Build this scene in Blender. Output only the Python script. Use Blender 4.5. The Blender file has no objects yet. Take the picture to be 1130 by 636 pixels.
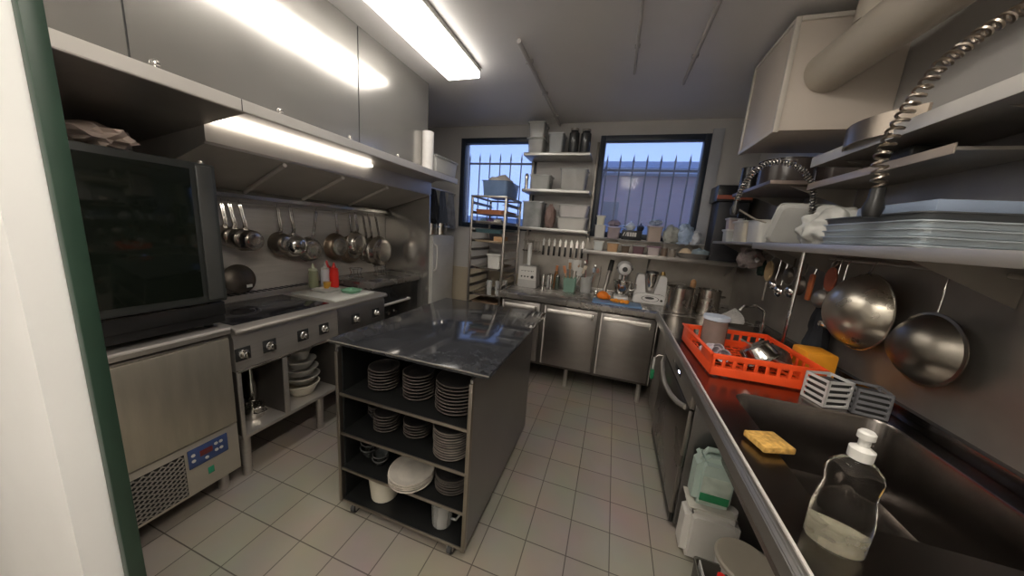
import bpy, bmesh, math, random
from mathutils import Vector, Matrix, Quaternion
rnd = random.Random(7)
PI = math.pi
C = bpy.context.scene.collection
SC = bpy.context.scene

# ------------------------------------------------------------------ materials
MATS = {}
def mat(name, col, rough=.5, metal=0., var=.08, scale=6., bump=0., trans=0., alpha=1., emit=None, estr=0., stretch=None, rvar=0., ior=1.45, coat=0.):
    if name in MATS: return MATS[name]
    m = bpy.data.materials.new(name); m.use_nodes = True
    nt = m.node_tree; b = nt.nodes['Principled BSDF']; L = nt.links
    tc = nt.nodes.new('ShaderNodeTexCoord'); mp = nt.nodes.new('ShaderNodeMapping')
    L.new(tc.outputs['Object'], mp.inputs['Vector'])
    if stretch: mp.inputs['Scale'].default_value = stretch
    n = nt.nodes.new('ShaderNodeTexNoise'); n.inputs['Scale'].default_value = scale; n.inputs['Detail'].default_value = 4
    L.new(mp.outputs['Vector'], n.inputs['Vector'])
    r = nt.nodes.new('ShaderNodeValToRGB')
    c = Vector(col[:3])
    r.color_ramp.elements[0].position = .3; r.color_ramp.elements[1].position = .7
    r.color_ramp.elements[0].color = (*(c*(1-var)), 1); r.color_ramp.elements[1].color = (*[min(1, x*(1+var)) for x in c], 1)
    L.new(n.outputs['Fac'], r.inputs['Fac']); L.new(r.outputs['Color'], b.inputs['Base Color'])
    b.inputs['Roughness'].default_value = rough; b.inputs['Metallic'].default_value = metal
    b.inputs['IOR'].default_value = ior
    if coat: b.inputs['Coat Weight'].default_value = coat
    if rvar:
        mr = nt.nodes.new('ShaderNodeMapRange'); mr.inputs['To Min'].default_value = max(.02, rough-rvar); mr.inputs['To Max'].default_value = rough+rvar
        L.new(n.outputs['Fac'], mr.inputs['Value']); L.new(mr.outputs['Result'], b.inputs['Roughness'])
    if bump:
        bp = nt.nodes.new('ShaderNodeBump'); bp.inputs['Strength'].default_value = bump; bp.inputs['Distance'].default_value = .01
        L.new(n.outputs['Fac'], bp.inputs['Height']); L.new(bp.outputs['Normal'], b.inputs['Normal'])
    if trans: b.inputs['Transmission Weight'].default_value = trans
    if alpha < 1: b.inputs['Alpha'].default_value = alpha
    if emit:
        b.inputs['Emission Color'].default_value = (*emit, 1); b.inputs['Emission Strength'].default_value = estr
    MATS[name] = m
    return m
steel = mat('brushed_steel', (.50,.47,.435), .36, .78, .06, 5, .015, stretch=(1,1,14), rvar=.06)
steel_h = mat('brushed_steel_panel', (.47,.455,.43), .20, .75, .05, 3, .02, rvar=.05)
steel_d = mat('stained_steel', (.33,.305,.275), .42, .75, .18, 4, .02, rvar=.12)
steel_top = mat('worktop_steel', (.40,.38,.36), .27, .8, .15, 5, .02, rvar=.10)
chrome = mat('polished_steel', (.68,.66,.63), .14, 1, .04, 8, rvar=.03)
pansteel = mat('pan_steel', (.56,.52,.47), .25, 1, .12, 14, rvar=.1)
iron = mat('dark_pan_iron', (.10,.085,.07), .4, .6, .3, 10, rvar=.1)
black = mat('black_plastic', (.014,.014,.014), .35, 0, .2, 9)
blackm = mat('black_enamel', (.018,.018,.018), .22, 0, .2, 9)
dark = mat('dark_laminate', (.006,.0065,.0065), .5, 0, .2, 6)  # lowered to near-black: shade in the island shelves put into the colour
white = mat('white_plastic', (.55,.54,.51), .4, 0, .06, 6)
offwhite = mat('cream_plastic', (.50,.46,.38), .45, 0, .08, 6)
clear = mat('clear_plastic', (.62,.63,.62), .15, 0, .1, 8, alpha=.42)
frost = mat('frosted_plastic', (.52,.52,.50), .35, 0, .08, 8, alpha=.78)
glass = mat('clear_glass', (.95,.97,.97), .03, 0, .01, 3, trans=1., ior=1.3)
paint = mat('grey_wall_paint', (.44,.425,.41), .5, 0, .05, 2.5, .05)
ceilm = mat('ceiling_gloss_paint', (.74,.72,.70), .36, 0, .05, 1.4, .05, rvar=.06)
wallw = mat('white_partition_paint', (.86,.86,.85), .5, 0, .03, 3)
orange = mat('orange_rack_plastic', (.85,.085,.018), .4, 0, .1, 8)
redp = mat('red_sauce_plastic', (.80,.03,.02), .35, 0, .06, 8)
yellowp = mat('yellow_plastic', (.75,.30,.02), .4, 0, .1, 8)
green = mat('green_plastic', (.02,.20,.08), .4, 0, .1, 8)
mint = mat('mint_plastic', (.16,.27,.215), .4, 0, .08, 8)
wood = mat('worn_wood', (.36,.19,.085), .6, 0, .25, 8, stretch=(1,1,6))
bluep = mat('blue_board_plastic', (.13,.24,.42), .45, 0, .08, 6)
rubber = mat('grey_rubber', (.05,.05,.05), .7, 0, .1, 8)
cloth = mat('rumpled_cloth', (.50,.40,.34), .9, 0, .2, 12, .3)
darkcloth = mat('dark_apron_cloth', (.022,.024,.03), .9, 0, .3, 8, .4)
plate_d = mat('charcoal_stoneware', (.028,.026,.026), .3, 0, .25, 20, rvar=.05)
plate_rim = mat('worn_plate_rim', (.075,.065,.058), .4, 0, .3, 20)

# ------------------------------------------------------------------ mesh builder
def chain(o):
    v = Vector((0,0,0))
    while o: v += o.location; o = o.parent
    return v
class MB:
    def __init__(s): s.bm = bmesh.new()
    def _xf(s, vs, M):
        if M is not None: bmesh.ops.transform(s.bm, matrix=M, verts=vs)
    def box(s, x0,x1,y0,y1,z0,z1, bev=0, M=None, seg=2):
        t = bmesh.new(); bmesh.ops.create_cube(t, size=1)
        for v in t.verts:
            v.co = Vector((x0+(x1-x0)*(v.co.x+.5), y0+(y1-y0)*(v.co.y+.5), z0+(z1-z0)*(v.co.z+.5)))
        if bev: bmesh.ops.bevel(t, geom=list(t.edges), offset=bev, segments=seg, affect='EDGES', profile=.5)
        return s.merge(t, M)
    def merge(s, t, M=None):
        if M is not None: bmesh.ops.transform(t, matrix=M, verts=list(t.verts))
        me = bpy.data.meshes.new('tmp'); t.to_mesh(me); t.free(); s.bm.from_mesh(me); bpy.data.meshes.remove(me)
        return s
    def lathe(s, prof, o=(0,0,0), ax=(0,0,1), n=28, M=None, sx=1, sy=1):
        """prof: list of (r, h) along the axis"""
        t = bmesh.new(); rings = []
        for r, h in prof:
            if r < 1e-6: rings.append([t.verts.new((0,0,h))])
            else: rings.append([t.verts.new((sx*r*math.cos(2*PI*k/n), sy*r*math.sin(2*PI*k/n), h)) for k in range(n)])
        for a, b in zip(rings, rings[1:]):
            if len(a) == 1 and len(b) == 1: continue
            for k in range(n):
                k2 = (k+1) % n
                if len(a) == 1: t.faces.new((a[0], b[k2], b[k]))
                elif len(b) == 1: t.faces.new((a[k], a[k2], b[0]))
                else: t.faces.new((a[k], a[k2], b[k2], b[k]))
        q = Vector((0,0,1)).rotation_difference(Vector(ax).normalized()).to_matrix().to_4x4()
        bmesh.ops.transform(t, matrix=Matrix.Translation(o) @ q, verts=list(t.verts))
        return s.merge(t, M)
    def cyl(s, p0, p1, r0, r1=None, n=20, M=None):
        r1 = r0 if r1 is None else r1
        p0 = Vector(p0); p1 = Vector(p1); L = (p1-p0).length
        return s.lathe([(0,0),(r0,0),(r1,L),(0,L)], p0, p1-p0, n, M)
    def tube(s, pts, r, n=8, M=None, closed=False):
        pts = [Vector(p) for p in pts]; t = bmesh.new(); rings = []
        up = Vector((0,0,1)); N = len(pts); prev = None
        for i, p in enumerate(pts):
            if closed: d = pts[(i+1) % N]-pts[i-1]
            else: d = pts[min(i+1,N-1)]-pts[max(i-1,0)]
            d.normalize()
            if prev is None:
                a = d.cross(up) if abs(d.z) < .9 else d.cross(Vector((1,0,0)))
            else: a = prev - d*prev.dot(d)
            a.normalize(); b = d.cross(a); prev = a
            rr = r[i] if isinstance(r, (list,tuple)) else r
            rings.append([t.verts.new(p + a*rr*math.cos(2*PI*k/n) + b*rr*math.sin(2*PI*k/n)) for k in range(n)])
        prs = list(zip(rings, rings[1:])) + ([(rings[-1], rings[0])] if closed else [])
        for a, b in prs:
            for k in range(n): t.faces.new((a[k], a[(k+1)%n], b[(k+1)%n], b[k]))
        if not closed: t.faces.new(rings[0]); t.faces.new(rings[-1][::-1])
        return s.merge(t, M)
    def prism(s, poly, axis, a, b, bev=0, M=None):
        """poly: 2D list; axis 'x','y','z' is the extrusion direction from a to b"""
        t = bmesh.new()
        def P(u, v, w): return {'x':(w,u,v), 'y':(u,w,v), 'z':(u,v,w)}[axis]
        A = [t.verts.new(P(u,v,a)) for u,v in poly]; B = [t.verts.new(P(u,v,b)) for u,v in poly]
        t.faces.new(A); t.faces.new(B[::-1]); n = len(poly)
        for k in range(n): t.faces.new((A[k],B[k],B[(k+1)%n],A[(k+1)%n]))
        bmesh.ops.recalc_face_normals(t, faces=list(t.faces))
        if bev: bmesh.ops.bevel(t, geom=list(t.edges), offset=bev, segments=2, affect='EDGES')
        return s.merge(t, M)
    def blob(s, c, rx, ry, rz, amp=.2, seed=1, sub=3, freq=3.):
        t = bmesh.new(); bmesh.ops.create_icosphere(t, subdivisions=sub, radius=1)
        from mathutils import noise
        for v in t.verts:
            k = 1 + amp*noise.noise(v.co*freq + Vector((seed*3.1, seed*1.7, seed)))
            v.co = Vector((c[0]+v.co.x*rx*k, c[1]+v.co.y*ry*k, c[2]+max(-.75, v.co.z)*rz*k))
        return s.merge(t)
    def build(s, name, m, parent=None, w=0, smooth=True, tag=None, **kw):
        bmesh.ops.recalc_face_normals(s.bm, faces=list(s.bm.faces))
        me = bpy.data.meshes.new(name)
        if w and parent is not None: bmesh.ops.translate(s.bm, vec=-chain(parent), verts=list(s.bm.verts))
        s.bm.to_mesh(me); s.bm.free()
        me.materials.append(m)
        if smooth:
            for p in me.polygons: p.use_smooth = True
        try: me.set_sharp_from_angle(angle=math.radians(35))
        except Exception: pass
        o = bpy.data.objects.new(name, me); C.objects.link(o)
        if parent is not None: o.parent = parent
        if tag: settag(o, *tag)
        for k, v in kw.items(): o[k] = v
        return o
def settag(o, label, cat, group=None):
    o['label'] = label; o['category'] = cat
    if group: o['group'] = group
    return o
def thing(name, loc, label, cat, group=None, rz=0.):
    o = bpy.data.objects.new(name, None); C.objects.link(o); o.empty_display_size = .05
    o.location = loc; o.rotation_euler = (0,0,rz)
    return settag(o, label, cat, group)
def struct(name, mb, m, parent=None, **k):
    o = mb.build(name, m, parent, **k)
    if parent is None: o['kind'] = 'structure'
    return o
def dup(root, loc, rz=None, label=None, group=None):
    r = root.copy(); C.objects.link(r); r.location = loc
    if rz is not None: r.rotation_euler = (0,0,rz)
    if label: r['label'] = label
    if group: r['group'] = group
    for ch in root.children:
        c = ch.copy(); C.objects.link(c); c.parent = r
        for g in ch.children:
            d = g.copy(); C.objects.link(d); d.parent = c
    return r
def moved(o, loc, rot=(0,0,0)):
    o.location = loc; o.rotation_euler = rot; return o
def RZ(a): return Matrix.Rotation(a, 4, 'Z')
def T(*v): return Matrix.Translation(v)

XL, XR, YB, YF, ZC = -2.45, 1.15, 3.5, -1.5, 2.65

# ------------------------------------------------------------------ room
def tile_mat():
    m = bpy.data.materials.new('floor_tiles'); m.use_nodes = True; nt = m.node_tree; L = nt.links; b = nt.nodes['Principled BSDF']
    tc = nt.nodes.new('ShaderNodeTexCoord'); mp = nt.nodes.new('ShaderNodeMapping'); mp.inputs['Location'].default_value = (-.155+.197*20, -1.056+.200*20, 0)
    br = nt.nodes.new('ShaderNodeTexBrick'); br.offset = 0; br.squash = 1
    for k, v in {'Scale':1., 'Mortar Size':.0028, 'Mortar Smooth':.3, 'Bias':0., 'Brick Width':.1975, 'Row Height':.2}.items(): br.inputs[k].default_value = v
    br.inputs['Color1'].default_value = (.35,.31,.265,1); br.inputs['Color2'].default_value = (.32,.285,.245,1); br.inputs['Mortar'].default_value = (.10,.085,.07,1)
    n = nt.nodes.new('ShaderNodeTexNoise'); n.inputs['Scale'].default_value = 3.5; n.inputs['Detail'].default_value = 5
    mx = nt.nodes.new('ShaderNodeMix'); mx.data_type = 'RGBA'; mx.blend_type = 'MULTIPLY'; mx.inputs['Factor'].default_value = .35
    L.new(tc.outputs['Object'], mp.inputs['Vector']); L.new(mp.outputs['Vector'], br.inputs['Vector']); L.new(tc.outputs['Object'], n.inputs['Vector'])
    L.new(br.outputs['Color'], mx.inputs['A']); L.new(n.outputs['Color'], mx.inputs['B']); L.new(mx.outputs['Result'], b.inputs['Base Color'])
    mr = nt.nodes.new('ShaderNodeMapRange'); mr.inputs['To Min'].default_value = .28; mr.inputs['To Max'].default_value = .5
    L.new(n.outputs['Fac'], mr.inputs['Value']); L.new(mr.outputs['Result'], b.inputs['Roughness'])
    bp = nt.nodes.new('ShaderNodeBump'); bp.inputs['Strength'].default_value = .4; bp.inputs['Distance'].default_value = .002; bp.invert = True
    L.new(br.outputs['Fac'], bp.inputs['Height']); L.new(bp.outputs['Normal'], b.inputs['Normal'])
    return m
struct('floor', MB().box(XL-.1,XR+.1,YF-.1,YB+.1,-.1,0), tile_mat())
struct('ceiling', MB().box(XL-.1,XR+.1,YF-.1,YB+.1,ZC,ZC+.1), ceilm)
struct('wall_left', MB().box(XL-.1,XL,YF,YB,0,ZC), paint)
struct('wall_right', MB().box(XR,XR+.1,YF,YB,0,ZC), paint)
struct('wall_front', MB().box(XL-.1,XR+.1,YF-.1,YF,0,ZC), wallw)
# back wall with two window openings
W1 = (-1.87,-.93,1.50,2.52); W2 = (-.27,.735,1.50,2.52)
wb = MB()
for a in ((XL-.1,W1[0]),(W1[1],W2[0]),(W2[1],XR+.1)): wb.box(a[0],a[1],YB,YB+.22,0,ZC)
for w_ in (W1,W2):
    wb.box(w_[0],w_[1],YB,YB+.22,0,w_[2]); wb.box(w_[0],w_[1],YB,YB+.22,w_[3],ZC)
struct('wall_back', wb, paint)
# partition on the left of the doorway the picture is taken from, with its green edge trim
struct('wall_partition', MB().box(XL,-1.1775,.28,.36,0,ZC), wallw)
gtrim = mat('dark_green_trim', (.02,.045,.03), .4, 0, .15, 5)
struct('trim_1', MB().box(-1.177,-1.150,.340,.372,0,ZC,.003), gtrim)
# window frames + glazing
wf = mat('blue_black_window_frame', (.022,.03,.045), .4, 0, .1, 5)
wg = mat('window_glass', (.9,.95,1.), .02, 0, .01, 3, alpha=.12)
for i, w_ in enumerate((W1,W2)):
    x0,x1,z0,z1 = w_; f = .055
    m = MB()
    m.box(x0,x0+f,YB-.012,YB+.08,z0,z1,.004).box(x1-f,x1,YB-.012,YB+.08,z0,z1,.004).box(x0+f,x1-f,YB-.012,YB+.08,z1-f,z1,.004).box(x0+f,x1-f,YB-.012,YB+.08,z0,z0+f,.004)
    fr = struct('window_%d'%(i+1), m, wf)
    MB().box(x0+f,x1-f,YB+.03,YB+.036,z0+f,z1-f).build('pane', wg, fr)
# light strip of window reveal trim right of window 2
struct('trim_2', MB().box(.735,.83,YB-.02,YB-.001,1.5,2.56,.003), mat('pale_trim_paint',(.36,.37,.40),.5))
# steel splashbacks of the walls
struct('trim_3', MB().box(XL+.001,XL+.012,.4,2.86,.9,1.66), mat('splashback_steel',(.58,.55,.51),.38,.45,.06,5,stretch=(1,1,14)))
struct('trim_4', MB().box(-1.0,XR,YB-.012,YB-.001,.86,1.49), steel_d)
struct('trim_5', MB().box(XR-.012,XR-.001,.2,YB-.02,.86,1.95), steel_d)
# tiled plinth panel behind trolley
struct('baseboard_back', MB().box(XL,-1.0,YB-.014,YB-.001,0,1.0), mat('beige_wall_panel',(.42,.36,.27),.6,0,.1,4))

# ceiling conduits
cond = mat('ceiling_conduit_paint', (.48,.46,.44), .5)
def conduit(x, y0, y1, r, label):
    m = MB().cyl((x,y0,ZC-r-.002),(x,y1,ZC-r-.002), r)
    for k in range(3):
        y = y0+(y1-y0)*(k+.5)/3; m.box(x-r*1.7,x+r*1.7,y-.01,y+.01,ZC-r*1.5,ZC-.0005)
    m.build('ceiling_conduit', cond, None, tag=(label, 'pipe'))
conduit(-.71, 2.0, 3.49, .014, 'grey pipe on the ceiling running to the top of the wall shelves')
conduit(-.02, .6, 2.52, .009, 'thin pale conduit crossing the ceiling in the middle, over the right-hand window')
conduit(.325, .6, 2.72, .011, 'dark conduit on the ceiling nearest the boxed duct')

# ceiling light
L1 = thing('ceiling_light', (-1.225,1.535,ZC), 'long white rectangular LED panel glowing on the ceiling', 'ceiling light')
MB().box(-.135,.135,-.76,.755,-.03,-.001,.004).build('frame', white, L1)
lens = mat('lit_diffuser', (1,1,1), .5, emit=(1,.94,.86), estr=3.1)
MB().box(-.128,.128,-.754,.749,-.070,-.0305,.003).build('diffuser', lens, L1)
for x_,y_,e_,lb_ in ((-.9,-.9,7,'added unseen fill light panel behind the camera, near the entrance wall'),(.12,.12,9,'added unseen fill light panel directly above the camera position')):  # two guessed fill lights out of view, added to brighten the room
    fill_glow = mat('lit_diffuser_%d'%e_,(1,1,1),.5,emit=(1,.92,.81),estr=e_)
    fill_panel = thing('ceiling_light', (x_,y_,ZC), lb_, 'ceiling light')
    MB().box(-.15,.15,-.55,.55,-.03,-.001,.004).build('frame', white, fill_panel)
    MB().box(-.145,.145,-.545,.545,-.075,-.0305,.003).build('diffuser', fill_glow, fill_panel)

# ------------------------------------------------------------------ extraction hood over the cooking line
hood = thing('extraction_hood', (-2.0,1.6,1.6), 'long stainless steel extraction hood above the cooking range', 'extraction hood')
HX, HY0, HY1 = -1.55, .38, 2.85
MB().prism([(HX,1.905),(HX,1.955),(-1.64,1.955),(-1.64,1.935),(HX-.02,1.935),(HX-.02,1.905)],'y',HY0,2.85,.003).build('lip', mat('hood_lip_steel',(.62,.59,.55),.45,.6,.05,4), hood, w=1)
MB().box(-1.65,-1.64,HY0,2.45,1.955,ZC-.002).build('front_panel', steel_h, hood, w=1)
m = MB(); m.box(-1.6395,-1.638,.688,.692,1.96,ZC-.01).box(-1.6395,-1.638,1.69,1.694,1.96,ZC-.01); m.build('panel_seam', dark, hood, w=1)
MB().box(HX-.0005,HX+.0008,.966,.969,1.907,1.953).build('lip_seam', dark, hood, w=1)
for y in (.72,1.14,1.55,1.98):
    MB().lathe([(0,0),(.006,0),(.006,.01),(.013,.012),(.013,.02),(.007,.026),(0,.027)],(HX-.02,y,1.955)).build('bolt', chrome, hood, w=1)
# underside: blank part over the oven, filter slope over the range
m = MB()
m.prism([(HX-.02,1.907),(HX-.02,1.913),(XL+.013,1.80),(XL+.013,1.794)],'y',HY0,.99)
m.build('underside_plate', steel_d, hood, w=1)
m = MB(); m.prism([(HX-.02,1.935),(-2.44,1.935),(-2.44,1.62),(-2.425,1.62),(-1.86,1.79),(-1.86,1.80),(-1.85,1.80),(-1.85,1.91),(-1.80,1.93)],'y',.99,2.85)
m.build('filter_plenum', mat('filter_steel',(.56,.53,.49),.4,.5,.06,5), hood, w=1)
for i, y in enumerate((1.43,1.84,2.29)):
    a = Vector((-1.875,y-.06,1.774)); b = Vector((-2.40,y+.04,1.616))
    MB().tube([a,b],.012).build('filter_strut', mat('strut_bright',(.7,.66,.62),.4,.4), hood, w=1)
m = MB(); m.prism([(-2.438,1.625),(-2.40,1.625),(-2.375,1.60),(-2.375,1.575),(-2.385,1.575),(-2.385,1.59),(-2.41,1.61),(-2.438,1.61)],'y',.9,2.84); m.build('grease_gutter', steel_h, hood, w=1)
MB().prism([(HX-.02,1.912),(XL+.013,1.80),(XL+.013,1.932),(HX-.02,1.932)],'y',.984,.9895).build('end_cheek', steel_d, hood, w=1)
# hood lamp: real strip light in the hood
hl = MB().box(-1.848,-1.815,1.0,2.0,1.890,1.912,.004).build('lamp_strip', mat('lit_hood_lamp',(1,1,1),.5,emit=(1,.90,.78),estr=2.0), hood, w=1)

# ------------------------------------------------------------------ side panel & fridge & hanging clothes
MB().box(XL+.002,-1.875,2.862,2.882,0,1.9,.002).build('partition_panel', steel_h, None, tag=('tall stainless steel side panel closing off the end of the cooking line', 'panel'))
fr = thing('upright_fridge', (-2.15,3.1,0), 'white upright fridge standing behind the steel side panel', 'fridge')
MB().box(-2.4,-1.87,2.90,3.36,.05,1.38,.01).build('body', white, fr, w=1)
MB().box(-1.868,-1.845,2.902,3.358,.07,1.375,.008).build('door', mat('fridge_door_white',(.48,.47,.45),.4), fr, w=1)
MB().tube([(-1.845,2.93,1.0),(-1.815,2.93,1.02),(-1.81,2.93,1.1),(-1.81,2.93,1.2),(-1.815,2.93,1.27),(-1.845,2.93,1.29)],.01).build('handle', white, fr, w=1)
MB().box(-2.35,-1.9,2.92,3.34,0,.05).build('plinth', black, fr, w=1)
# pots on fridge
def pot(name, loc, r, h, label, cat='pot', m=chrome, handles=True, group=None, lid=False, axis='x'):
    t = thing(name, loc, label, cat, group)
    MB().lathe([(0,.0),(r-.006,0),(r,.006),(r,h),(r+.004,h+.002),(r+.004,h+.005),(r-.004,h+.004),(r-.004,.008),(0,.008)]).build('bowl', m, t)
    if handles:
        for s_ in (-1,1):
            pts = [(s_*(r),-.03,h*.75),(s_*(r+.03),-.025,h*.78),(s_*(r+.035),0,h*.79),(s_*(r+.03),.025,h*.78),(s_*r,.03,h*.75)]
            if axis == 'y': pts = [(p[1],p[0],p[2]) for p in pts]
            MB().tube(pts,.004).build('handle', m, t)
    if lid:
        MB().lathe([(0,h+.03),(.01,h+.03),(.012,h+.014),(r*.5,h+.012),(r+.006,h+.006),(r+.006,h+.003),(0,h+.003)]).build('lid', m, t)
    return t
pot('stock_pot', (-1.95,3.0,1.382), .075,.12,'small steel pot nearest the panel on top of the white fridge')
pot('stock_pot', (-1.95,3.2,1.382), .085,.13,'larger steel pot at the wall side on top of the white fridge', lid=True)
# dark bags/aprons hanging
def drape(name, x, y, ztop, w, h, m, label, cat, seed, thick=.05, tilt=0., alongx=False):
    t = bmesh.new(); nx, nz = 14, 12; F = []; from mathutils import noise
    grid = {}
    for side in (0,1):
        for i in range(nx+1):
            for j in range(nz+1):
                u = i/nx-.5; v = j/nz
                fold = .018*math.sin(u*22+seed+v*2)*(.3+v) + .012*noise.noise(Vector((u*5,v*4,seed)))
                ww = w*(.55+.45*min(1,v*1.8)+.08*noise.noise(Vector((v*3,seed,0))))
                d = fold + (thick*math.cos(u*PI)*(.4+.6*v) if side else 0)
                p = (d, u*ww+tilt*v*h, -v*h*(1-.08*math.cos(u*9+seed)))
                if alongx: p = (p[1], -d, p[2])
                grid[side,i,j] = t.verts.new((x+p[0], y+p[1], ztop+p[2]))
    for side in (0,1):
        for i in range(nx):
            for j in range(nz):
                t.faces.new([grid[side,a,b] for a,b in ((i,j),(i+1,j),(i+1,j+1),(i,j+1))])
    for j in range(nz):
        for i in (0,nx): t.faces.new([grid[s_,i,b] for s_,b in ((0,j),(1,j),(1,j+1),(0,j+1))])
    for i in range(nx):
        for j in (0,nz): t.faces.new([grid[s_,a,j] for s_,a in ((0,i),(0,i+1),(1,i+1),(1,i))])
    c = MB(); c.merge(t)
    return c.build(name, m, None, tag=(label, cat))
navy = mat('navy_cloth', (.07,.085,.12), .85, 0, .25, 9, .3)
greyc = mat('grey_cloth', (.2,.21,.24), .85, 0, .3, 9, .3)
MB().tube([(-1.93,2.884,1.88),(-1.93,3.497,1.88)],.008).build('hanging_rail', steel, None, tag=('short steel clothes rail between side panel and back wall above the fridge', 'rail'))
MB_h = None
drape('apron', -1.93, 3.0, 1.872, .20, .34, darkcloth, 'black apron hanging against the side panel above the fridge', 'apron', 2)
drape('apron', -1.93, 3.2, 1.872, .17, .36, navy, 'navy blue apron hanging in the middle of the short clothes rail', 'apron', 5)
drape('apron', -1.93, 3.39, 1.872, .17, .38, greyc, 'grey apron hanging next to the left window', 'apron', 9)

# paper roll on the hood ledge + translucent tray
rl = thing('paper_towel_roll', (-1.60,2.40,1.956), 'white paper towel roll standing on the hood ledge', 'paper towel')
MB().lathe([(.02,0),(.047,0),(.047,.30),(.02,.30),(.02,0)]).build('paper', mat('tissue_paper',(.72,.70,.68),.8,0,.04,30,.1), rl)
MB().lathe([(.015,.001),(.0195,.001),(.0195,.299),(.015,.299),(.015,.001)]).build('core', wood, rl)
MB().cyl((-1.66,2.47,1.957),(-1.66,2.47,ZC-.001),.006).build('hanging_rod', steel, None, tag=('thin vertical steel rod between ceiling and hood ledge behind the paper roll', 'rod'))
tb = thing('storage_box', (-1.60,2.63,1.956), 'frosted rectangular plastic box on the far end of the hood ledge', 'box')
def tubm(x0,x1,y0,y1,h,t=.004,taper=.9,lip=.008,bm=None):
    """open tapered container, base at z 0"""
    cx,cy=(x0+x1)/2,(y0+y1)/2; hx,hy=(x1-x0)/2,(y1-y0)/2; r=min(hx,hy)*.25
    def ring(k,z,off=0):
        o=[]; a,b=hx*k+off,hy*k+off
        for sx,sy,s0 in ((1,1,0),(-1,1,1),(-1,-1,2),(1,-1,3)):
            for q in range(4):
                an=(s0+q/3)*PI/2; o.append((cx+sx*(a-r)+r*math.cos(an), cy+sy*(b-r)+r*math.sin(an), z))
        return o
    t_=bmesh.new(); R=[ring(taper,0),ring(1,h),ring(1,h,lip),ring(1,h+.004,lip),ring(1,h+.004,-t),ring(taper,t,-t)]
    V=[[t_.verts.new(p) for p in q] for q in R]
    for a,b in zip(V,V[1:]):
        for k in range(16): t_.faces.new((a[k],a[(k+1)%16],b[(k+1)%16],b[k]))
    t_.faces.new(V[0][::-1]); t_.faces.new(V[-1])
    m_=bm or MB(); m_.merge(t_); return m_
tubm(-.055,.055,-.19,.19,.125).build('tub', frost, tb)
MB().box(-.062,.062,-.197,.197,.131,.139,.003).build('lid', clear, tb)

# ------------------------------------------------------------------ blast chiller + combi oven
ch = thing('blast_chiller', (-2.1,.68,0), 'stainless steel undercounter blast chiller with vent grille and blue control panel, below the oven', 'blast chiller')
MB().box(-2.43,-1.80,.40,.975,.12,.868,.004).build('body', steel_d, ch, w=1)
MB().box(-2.44,-1.775,.38,.975,.882,.92,.006).build('worktop', steel, ch, w=1)
MB().box(-1.7745,-1.771,.385,.972,.905,.918,.001).build('edge_strip', mat('strut_bright',(.7,.66,.62),.4,.4), ch, w=1)
MB().box(-1.80,-1.778,.405,.965,.395,.862,.006).build('door', mat('chiller_door_steel',(.50,.46,.38),.38,.8,.08,4,.02,stretch=(1,8,1)), ch, w=1)
MB().box(-1.80,-1.783,.405,.965,.12,.388,.004).build('lower_panel', mat('chiller_panel_steel',(.54,.50,.43),.42,.7,.06,4), ch, w=1)
g = MB()
g.box(-1.7835,-1.7815,.412,.745,.135,.355)
gr = g.build('grille', dark, ch, w=1)
g = MB(); N = 9
import itertools
y0,y1,z0,z1 = .415,.742,.138,.352
for s_ in (1,-1):
    for k in range(-12,24):
        c0 = y0 + k*.030
        # diagonal strips y - s*z slope .55
        pts = []
        za, zb = z0, z1
        ya = c0; yb = c0 + s_*(zb-za)*1.35
        # clip to y range
        def clipl(ya,za,yb,zb):
            t0,t1 = 0.,1.
            d = yb-ya
            for lim,sgn in ((y0,1),(y1,-1)):
                v0 = sgn*(ya-lim); dv = sgn*d
                if dv == 0:
                    if v0 < 0: return None
                else:
                    t = -v0/dv
                    if dv > 0: t0 = max(t0,t)
                    else: t1 = min(t1,t)
            if t0 >= t1: return None
            return (ya+d*t0, za+(zb-za)*t0, ya+d*t1, za+(zb-za)*t1)
        q = clipl(ya,za,yb,zb)
        if q and math.hypot(q[2]-q[0],q[3]-q[1]) > .01:
            g.tube([(-1.780,q[0],q[1]),(-1.780,q[2],q[3])],.0032,5)
g.build('grille_mesh', steel_d, gr, w=1)
pn = MB().box(-1.784,-1.779,.757,.915,.262,.362,.003).build('control_panel', mat('blue_panel',(.035,.06,.16),.35,0,.15,12), ch, w=1)
MB().box(-1.7793,-1.777,.80,.85,.305,.335,.001).build('display', mat('display_red',(.12,.02,.02),.3), pn, w=1)
for k,(yy,zz) in enumerate(((.775,.30),(.775,.33),(.865,.30),(.885,.30),(.865,.335),(.885,.335),(.825,.285))):
    MB().cyl((-1.7795,yy,zz),(-1.776,yy,zz),.0075).build('button', white, pn, w=1)
MB().box(-1.784,-1.7815,.825,.850,.185,.222,.001).build('sticker', mat('green_sticker',(.02,.22,.12),.5), ch, w=1)
for x,y in ((-2.38,.45),(-2.38,.92),(-1.86,.45),(-1.86,.92)):
    MB().cyl((x,y,0),(x,y,.122),.022).build('leg', steel, ch, w=1)
ov = thing('combi_oven', (-2.1,.68,.921), 'black fronted combi oven with dark glass door, standing on the chiller worktop', 'oven')
MB().box(-2.42,-1.83,.40,.98,.985,1.69,.006).build('body', mat('oven_side_steel',(.2,.2,.19),.4,1), ov, w=1)
MB().box(-2.40,-1.80,.42,.97,.945,.984,.004).build('base', blackm, ov, w=1)
for x,y in ((-2.36,.46),(-2.36,.93),(-1.86,.46),(-1.86,.93)): MB().cyl((x,y,.921),(x,y,.946),.018).build('foot', black, ov, w=1)
ovd = MB().box(-1.829,-1.79,.40,.982,1.055,1.69,.006).build('door', mat('oven_black_frame',(.035,.038,.036),.33), ov, w=1)
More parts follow.
